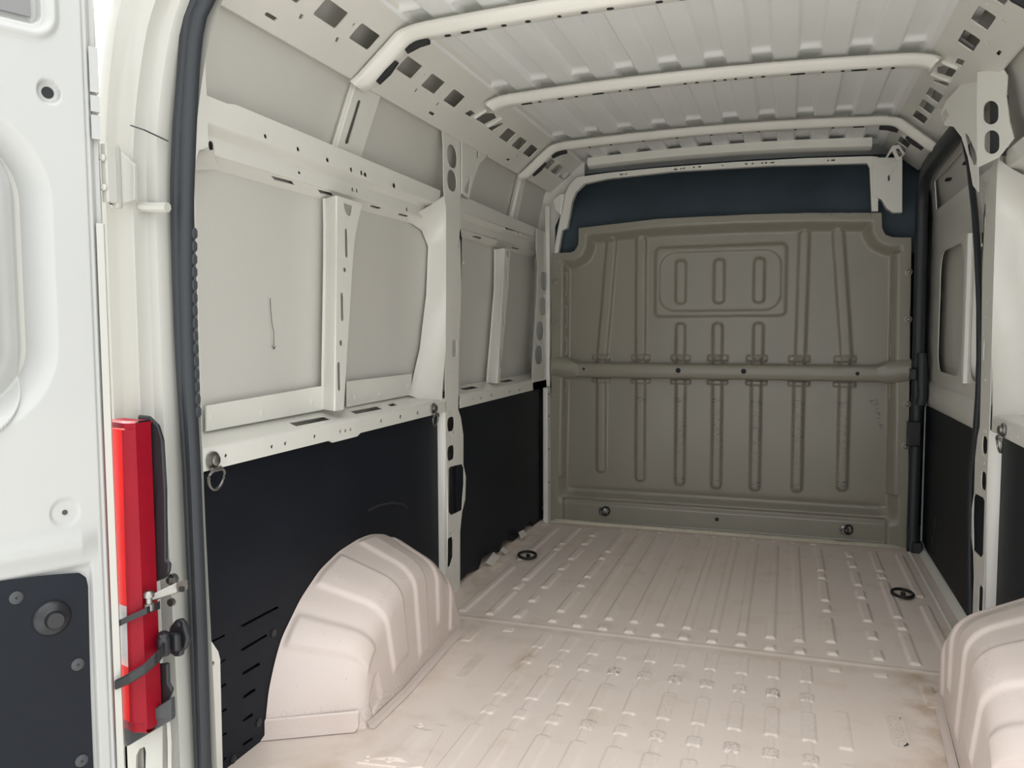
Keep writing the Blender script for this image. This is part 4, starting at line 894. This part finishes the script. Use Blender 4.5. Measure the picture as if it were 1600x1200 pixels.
lens_block(z0+0.02, z1-0.012, [(-0.921, 1.2035), (-0.918, 1.2025), (-0.915, 1.203)], 'lens_ridge', DKRED, TL)
lens_block(z0+0.02, z1-0.012, facet, 'dark_lens', DKRED, TL)
lens_block(z0+0.008, z1-0.004, rim, 'lens_rim', DKRED, TL)
rimp = [(-0.967, 1.220), (-0.940, 1.212), (-0.915, 1.2055), (-0.872, 1.213)]
for za, zb in ((z0, z0+0.02), (z1-0.012, z1)): lens_block(za, zb, rimp, 'lens_frame', DKRED, TL, 0.03)
MB().box((-0.930, 1.242, z0+0.03), (-0.872, 1.262, z1-0.004)).build('lamp_body', BLKPL, TL, smooth=0)
hp = xz([(214, 648), (232, 650), (246, 664), (254, 690), (258, 760), (259, 875), (265, 880), (264, 893), (256, 904), (238, 912), (232, 940), (234, 1000), (246, 1038), (262, 1036), (263, 1068), (269, 1078), (266, 1086), (262, 1100), (252, 1102), (236, 1118), (216, 1120)], 1.255)
MB().plate(hp, [], lambda a, b, d: (a, 1.255+d, b), 0.008).build('housing', BLKPL, TL, smooth=0, bevel=0.004)
BT = thing('bumper_corner', 'dark grey plastic bumper end below the left tail light', 'trim', (-0.90, 1.22, 0.18))
bp0 = xz([(182, 1122), (215, 1124), (255, 1098), (256, 1133), (200, 1166), (182, 1172)], 1.222); 
MB().plate(bp0, [], lambda a, b, d: (a, 1.222+d+max(0, (a+0.89))*0.25, b), 0.014).build('corner_trim', DKGREY, BT, smooth=0, bevel=0.006)
lo_ = xz([(180, 1150), (200, 1162), (254, 1132), (254, 1260), (180, 1260)], 1.262)
MB().plate(lo_, [[p for p in xz([(212, 1210), (213, 1180), (218, 1170), (226, 1167), (228, 1175), (227, 1210)], 1.262)]], lambda a, b, d: (a, 1.262+d, b), 0.006).build('lower_panel', OUTERDIM, RP, smooth=0)
MB().plate(xz([(208, 1210), (208, 1160), (232, 1150), (232, 1210)], 1.278), [], lambda a, b, d: (a, 1.278+d, b), 0.004).build('slot_dark', DKGREY, RP, smooth=0)
MB().loft([[tuple(ay(u, v, 1.258)) for u, v in ((256, 1122), (260, 1128), (262, 1160), (262, 1215))], [tuple(ay(u, v, 1.248)) for u, v in ((262, 1124), (266, 1130), (268, 1160), (268, 1215))], [tuple(ay(u, v, 1.300)) for u, v in ((266, 1124), (270, 1130), (272, 1160), (272, 1215))]]).build('jamb_rib', OUTERDIM, RP, smooth=50)

# rear door root
DA = math.radians(25.0); DN = np.array([math.cos(DA), -math.sin(DA), 0.0]); DD = np.array([-math.sin(DA), -math.cos(DA), 0.0])
HB = np.array([ay(161, 600, 1.175)[0], 1.175, 0.0])
RD = thing('rear_door', 'open white rear door at the left edge with a black lower trim board', 'door', tuple(HB+DD*0.35+np.array([0, 0, -0.25])))
# upper hinge (white) -------------------------------------------------
c = ay(157, 272, 1.195); t = ay(181, 272, 1.235)
zt, zb = ay(172, 226, 1.215)[2], ay(172, 318, 1.215)[2]
UH = MB().loft([[(c[0]-0.004, 1.200, z), (c[0]+0.010, 1.200, z), (c[0]+0.014, 1.222, z), (t[0]-0.006, 1.230, z), (t[0]-0.006, 1.240, z), (c[0]-0.004, 1.232, z)] for z in (zb, zt)], close=True, cap=True).build('upper_hinge', OUTERDIM, RD, smooth=0, bevel=0.003)
MB().lathe((t[0]-0.002, 1.236, zb-0.006), (0, 0, 1), [(0.009, 0), (0.011, 0.004), (0.011, zt-zb+0.002), (0.007, zt-zb+0.010)], 14).build('knuckle', OUTERDIM, UH)
MB().plate(xz([(188, 236), (210, 258), (210, 312), (188, 318)], 1.262), [], lambda a, b, d: (a, 1.262+d, b), 0.01).build('body_leaf', OUTERDIM, UH, smooth=0, bevel=0.002)
for k in (0.25, 0.75): MB().lathe((c[0]+0.004, 1.200, zb+(zt-zb)*k), (0, -1, 0), [(0.007, 0), (0.007, 0.004), (0.004, 0.007)], 12).build('bolt', OUTERDIM, UH)
# check arm with steel bracket ----------------------------------------
CK = thing('check_arm', 'steel door check bracket with a slim black arm crossing the tail light', 'door check', tuple(ay(268, 925, 1.28)))
br = [ay(234, 936, 1.228), ay(255, 927, 1.25), ay(283, 916, 1.278)]
rows = []
for p, hw in zip(br, (0.006, 0.008, 0.011)):
    rows.append([(p[0]-0.002, p[1]-0.010, p[2]-hw), (p[0]-0.002, p[1]-0.010, p[2]+hw), (p[0]+0.004, p[1]+0.016, p[2]+hw), (p[0]+0.004, p[1]+0.016, p[2]-hw)])
MB().loft(rows, close=True, cap=True).build('bracket', STEEL, CK, smooth=0, bevel=0.002)
p = ay(284, 921, 1.266); MB().box((p[0]-0.005, p[1]-0.003, p[2]-0.004), (p[0]+0.004, p[1]+0.004, p[2]+0.005)).build('bracket_slot', DARKIN, CK, smooth=0)
p = ay(270, 905, 1.300); MB().lathe(p, (0, -1, 0), [(0.012, -0.004), (0.012, 0.006), (0.006, 0.008), (0.006, 0.014), (0.004, 0.015)], 14).build('mount_bolt', STEEL, CK)
p = ay(270, 940, 1.300); MB().lathe(p, (0, -1, 0), [(0.008, 0), (0.008, 0.008)], 10).build('mount_bolt', STEEL, CK)
p = ay(233, 939, 1.215); MB().lathe((p[0], p[1], p[2]-0.018), (0, 0, 1), [(0.009, 0), (0.009, 0.012), (0.006, 0.014), (0.006, 0.024), (0.010, 0.026), (0.010, 0.034), (0.006, 0.038)], 14).build('pivot_pin', STEEL, CK)
arm = [ay(248, 946, 1.235), ay(232, 953, 1.205), ay(205, 965, 1.195), ay(190, 972, 1.19), ay(179, 978, 1.188)]
rows = [[tuple(p+np.array([0.0, -0.004, -h])), tuple(p+np.array([0, -0.004, h])), tuple(p+np.array([0, 0.004, h])), tuple(p+np.array([0, 0.004, -h]))] for p, h in zip(arm, (0.008, 0.0065, 0.006, 0.006, 0.0062))]
MB().loft(rows, close=True, cap=True).build('arm', BLKPL, CK, smooth=0, bevel=0.002)
# lower hinge (black) ---------------------------------------------------
hpx = xz([(262, 992), (264, 980), (272, 970), (281, 967), (288, 975), (292, 990), (295, 1000), (292, 1012), (284, 1018), (283, 1026), (272, 1027), (262, 1020)], 1.270)
LH = MB().plate(hpx, [], lambda a, b, d: (a, 1.270+d, b), 0.012).build('lower_hinge', BLKPL, RD, smooth=0, bevel=0.005); LH['label'] = 'black lower hinge with a curved strap'
p0 = ay(268, 987, 1.262); p1 = ay(287, 1018, 1.262); MB().box((p0[0], 1.252, p1[2]), (p1[0]-0.006, 1.268, p0[2])).build('block', BLKPL, LH, smooth=0, bevel=0.006)
p = ay(280, 975, 1.268); MB().lathe(p, (0, -1, 0), [(0.006, 0), (0.006, 0.004), (0.003, 0.005)], 10).build('bolt', DKSTEEL, LH)
p = ay(256, 1006, 1.242); MB().lathe((p[0], p[1], p[2]-0.022), (0, 0, 1), [(0.011, 0), (0.013, 0.004), (0.013, 0.034), (0.011, 0.036), (0.011, 0.044), (0.006, 0.047)], 16).build('knuckle', BLKPL, LH)
stp = [(ay(258, 1012, 1.235), 0.012), (ay(246, 1027, 1.21), 0.012), (ay(228, 1044, 1.19), 0.011), (ay(206, 1058, 1.18), 0.011), (ay(190, 1066, 1.176), 0.010), (ay(181, 1070, 1.174), 0.010)]
rows = [[tuple(p+np.array([0.0, -0.005, -h])), tuple(p+np.array([0, -0.005, h])), tuple(p+np.array([0, 0.005, h])), tuple(p+np.array([0, 0.005, -h]))] for p, h in stp]
MB().loft(rows, close=True, cap=True).build('strap', BLKPL, LH, smooth=0, bevel=0.003)

# ------------------------------------------------------------------ rear door, swung open on the left
def on_door(u, v):
    r = ray(u, v); k = np.dot(HB-CAM, DN)/np.dot(r, DN); p = CAM+r*k; return float(np.dot(p-HB, DD)), float(p[2])
def door():
    ns, nz = 330, 470
    S = np.r_[np.linspace(-0.012, 0.30, 250), np.linspace(0.305, 0.74, ns-250)]; Zc = np.linspace(-0.30, 1.80, nz); S, Z = np.meshgrid(S, Zc)
    H = np.zeros_like(S)
    def pt(u, v): return on_door(u, v)
    def bx(u0, v0, u1, v1):
        a = pt(u0, v1); b = pt(u1, v0); return min(a[0], b[0]), max(a[0], b[0]), a[1], b[1]
    # blank upper opening
    s_r, z_b = pt(66, 40); d = sd_rr(S, Z, s_r+0.25, z_b+0.28, 0.5, 0.56, 0.02); H -= 0.018*step(d, 0.004)
    H += 0.006*step(np.abs(d-0.018)-0.012, 0.012)
    # round boss with a hole, and a shallow dish
    for (u, v, R, dep) in ((77, 143, 19, 0.010), (102, 801, 23, 0.003)):
        c = pt(u, v); rr = abs(pt(u, v-R)[1]-c[1]); q = np.hypot(S-c[0], Z-c[1]); H -= dep*step(q-rr, 0.006)
    # inner blank panel edge, flat band, then the soft vertical hollow
    sA = pt(34, 450)[0]; zT = pt(0, 195)[1]; zB = pt(0, 690)[1]
    d = sd_rr(S, Z, sA+0.3, (zT+zB)/2, 0.6, zT-zB, 0.10); H += 0.010*step(d, 0.004)
    sB = pt(88, 450)[0]; zT2 = pt(0, 140)[1]; zB2 = pt(90, 660)[1]
    d2 = sd_rr(S, Z, sB+0.30, (zT2+zB2)/2-0.02, 0.60, zT2-zB2, 0.16)
    H -= 0.045*np.clip(-d2/0.045, 0, 1)**1.3*(1-np.clip(-(d2+0.045)/0.05, 0, 1))+0.006*step(d2+0.07, 0.02)
    # raised frame edge by the hinge and the joint line beside it
    sE = pt(152, 600)[0]; H -= 0.004*np.exp(-((S-sE)/0.0025)**2)
    H -= 0.012*np.clip((0.012-S)/0.016, 0, 1)**2
    # shallow ledge above the trim board
    zl = pt(60, 862)[1]; H += 0.008*np.exp(-((Z-zl)/0.022)**2)*np.clip((S-0.02)/0.03, 0, 1)
    H -= 0.006*step(Z-pt(60, 893)[1], 0.01)*np.clip((S-pt(148, 950)[0])/0.006, 0, 1)
    P = HB[None, None]+S[..., None]*DD+H[..., None]*DN; P[..., 2] = Z
    return grid('inner_panel', P, DOORDIM, RD, flip=True)
door()
def d3(sgn=1.0): return lambda a, b, d: tuple(HB*np.array([1, 1, 0])+DD*a-DN*d+np.array([0, 0, b]))
D3 = d3()
e = MB(); cr = [(-0.012, 0.012), (-0.018, 0.022), (-0.018, 0.034), (-0.006, 0.040), (0.74, 0.045)]
e.loft([[D3(a, z, d) for a, d in cr] for z in (-0.30, 0.5, 1.3, 1.80)]); e.build('outer_skin', OUTERDIM, RD, smooth=40)
e = MB(); e.loft([[D3(0.002, z, -0.002), D3(-0.010, z, -0.004), D3(-0.016, z, 0.006)] for z in (-0.30, on_door(165, 350)[1])]); e.build('edge_flange', OUTERDIM, RD)
# stepped white edge clips by the hinge side
for va, vb in ((75, 150), (150, 180), (180, 222)):
    za, zb2 = on_door(160, va)[1], on_door(160, vb)[1]
    MB().loft([[D3(0.004, z, -0.004), D3(-0.012, z, -0.004), D3(-0.013, z, 0.01)] for z in (za-0.003, zb2+0.003)]).build('edge_clip', DOORDIM, RD)
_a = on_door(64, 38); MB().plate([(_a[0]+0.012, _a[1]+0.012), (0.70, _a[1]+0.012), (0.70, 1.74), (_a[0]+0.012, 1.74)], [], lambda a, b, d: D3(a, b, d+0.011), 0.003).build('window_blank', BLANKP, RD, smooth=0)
c = on_door(77, 143); MB().plate(circ(c[0], c[1], abs(on_door(77, 134)[1]-c[1]), 20), [], lambda a, b, d: D3(a, b, d+0.0085), 0.002).build('round_hole', DARKIN, RD, smooth=0)
c = on_door(102, 801); MB().plate(circ(c[0], c[1], abs(on_door(102, 797)[1]-c[1]), 14), [], lambda a, b, d: D3(a, b, d+0.0015), 0.002).build('small_hole', DKGREY, RD, smooth=0)
b0 = [on_door(u, v) for u, v in ((145, 1210), (141, 1080), (137, 915), (134, 902), (124, 895), (105, 896), (60, 900), (0, 908))]
s_end = 0.66; zt = b0[-1][1]; bz = -0.24
ol = [(b0[0][0], bz)]+b0[1:]+[(s_end, zt), (s_end, bz)]
tb = MB().plate(ol, [], lambda a, b, d: D3(a, b, d-0.004), 0.006).build('trim_board', BLACKB, RD, smooth=0, bevel=0.002); tb['label'] = 'black hardboard trim on the lower half of the door'
def knob(u, v, prof, name, m, par, k=24):
    c = on_door(u, v); MB().lathe(D3(c[0], c[1], -0.004), tuple(DN), prof, k).build(name, m, par)
rk = abs(on_door(80, 937)[1]-on_door(80, 965)[1])
knob(80, 965, [(rk, -0.001), (rk*0.97, 0.003), (rk*0.80, 0.008), (rk*0.62, 0.010), (rk*0.50, 0.013), (rk*0.48, 0.020), (rk*0.42, 0.023)], 'rubber_stop', BLKPL, tb, 32)
r1 = abs(on_door(24, 923)[1]-on_door(24, 933)[1])
for u, v in ((24, 933), (120, 1037), (126, 1187)):
    knob(u, v, [(r1, -0.001), (r1, 0.002), (r1*0.75, 0.0035)], 'trim_clip', DKGREY, tb)
    knob(u, v, [(r1*0.22, 0.002), (r1*0.22, 0.0038)], 'clip_hole', DARKIN, tb, 10)
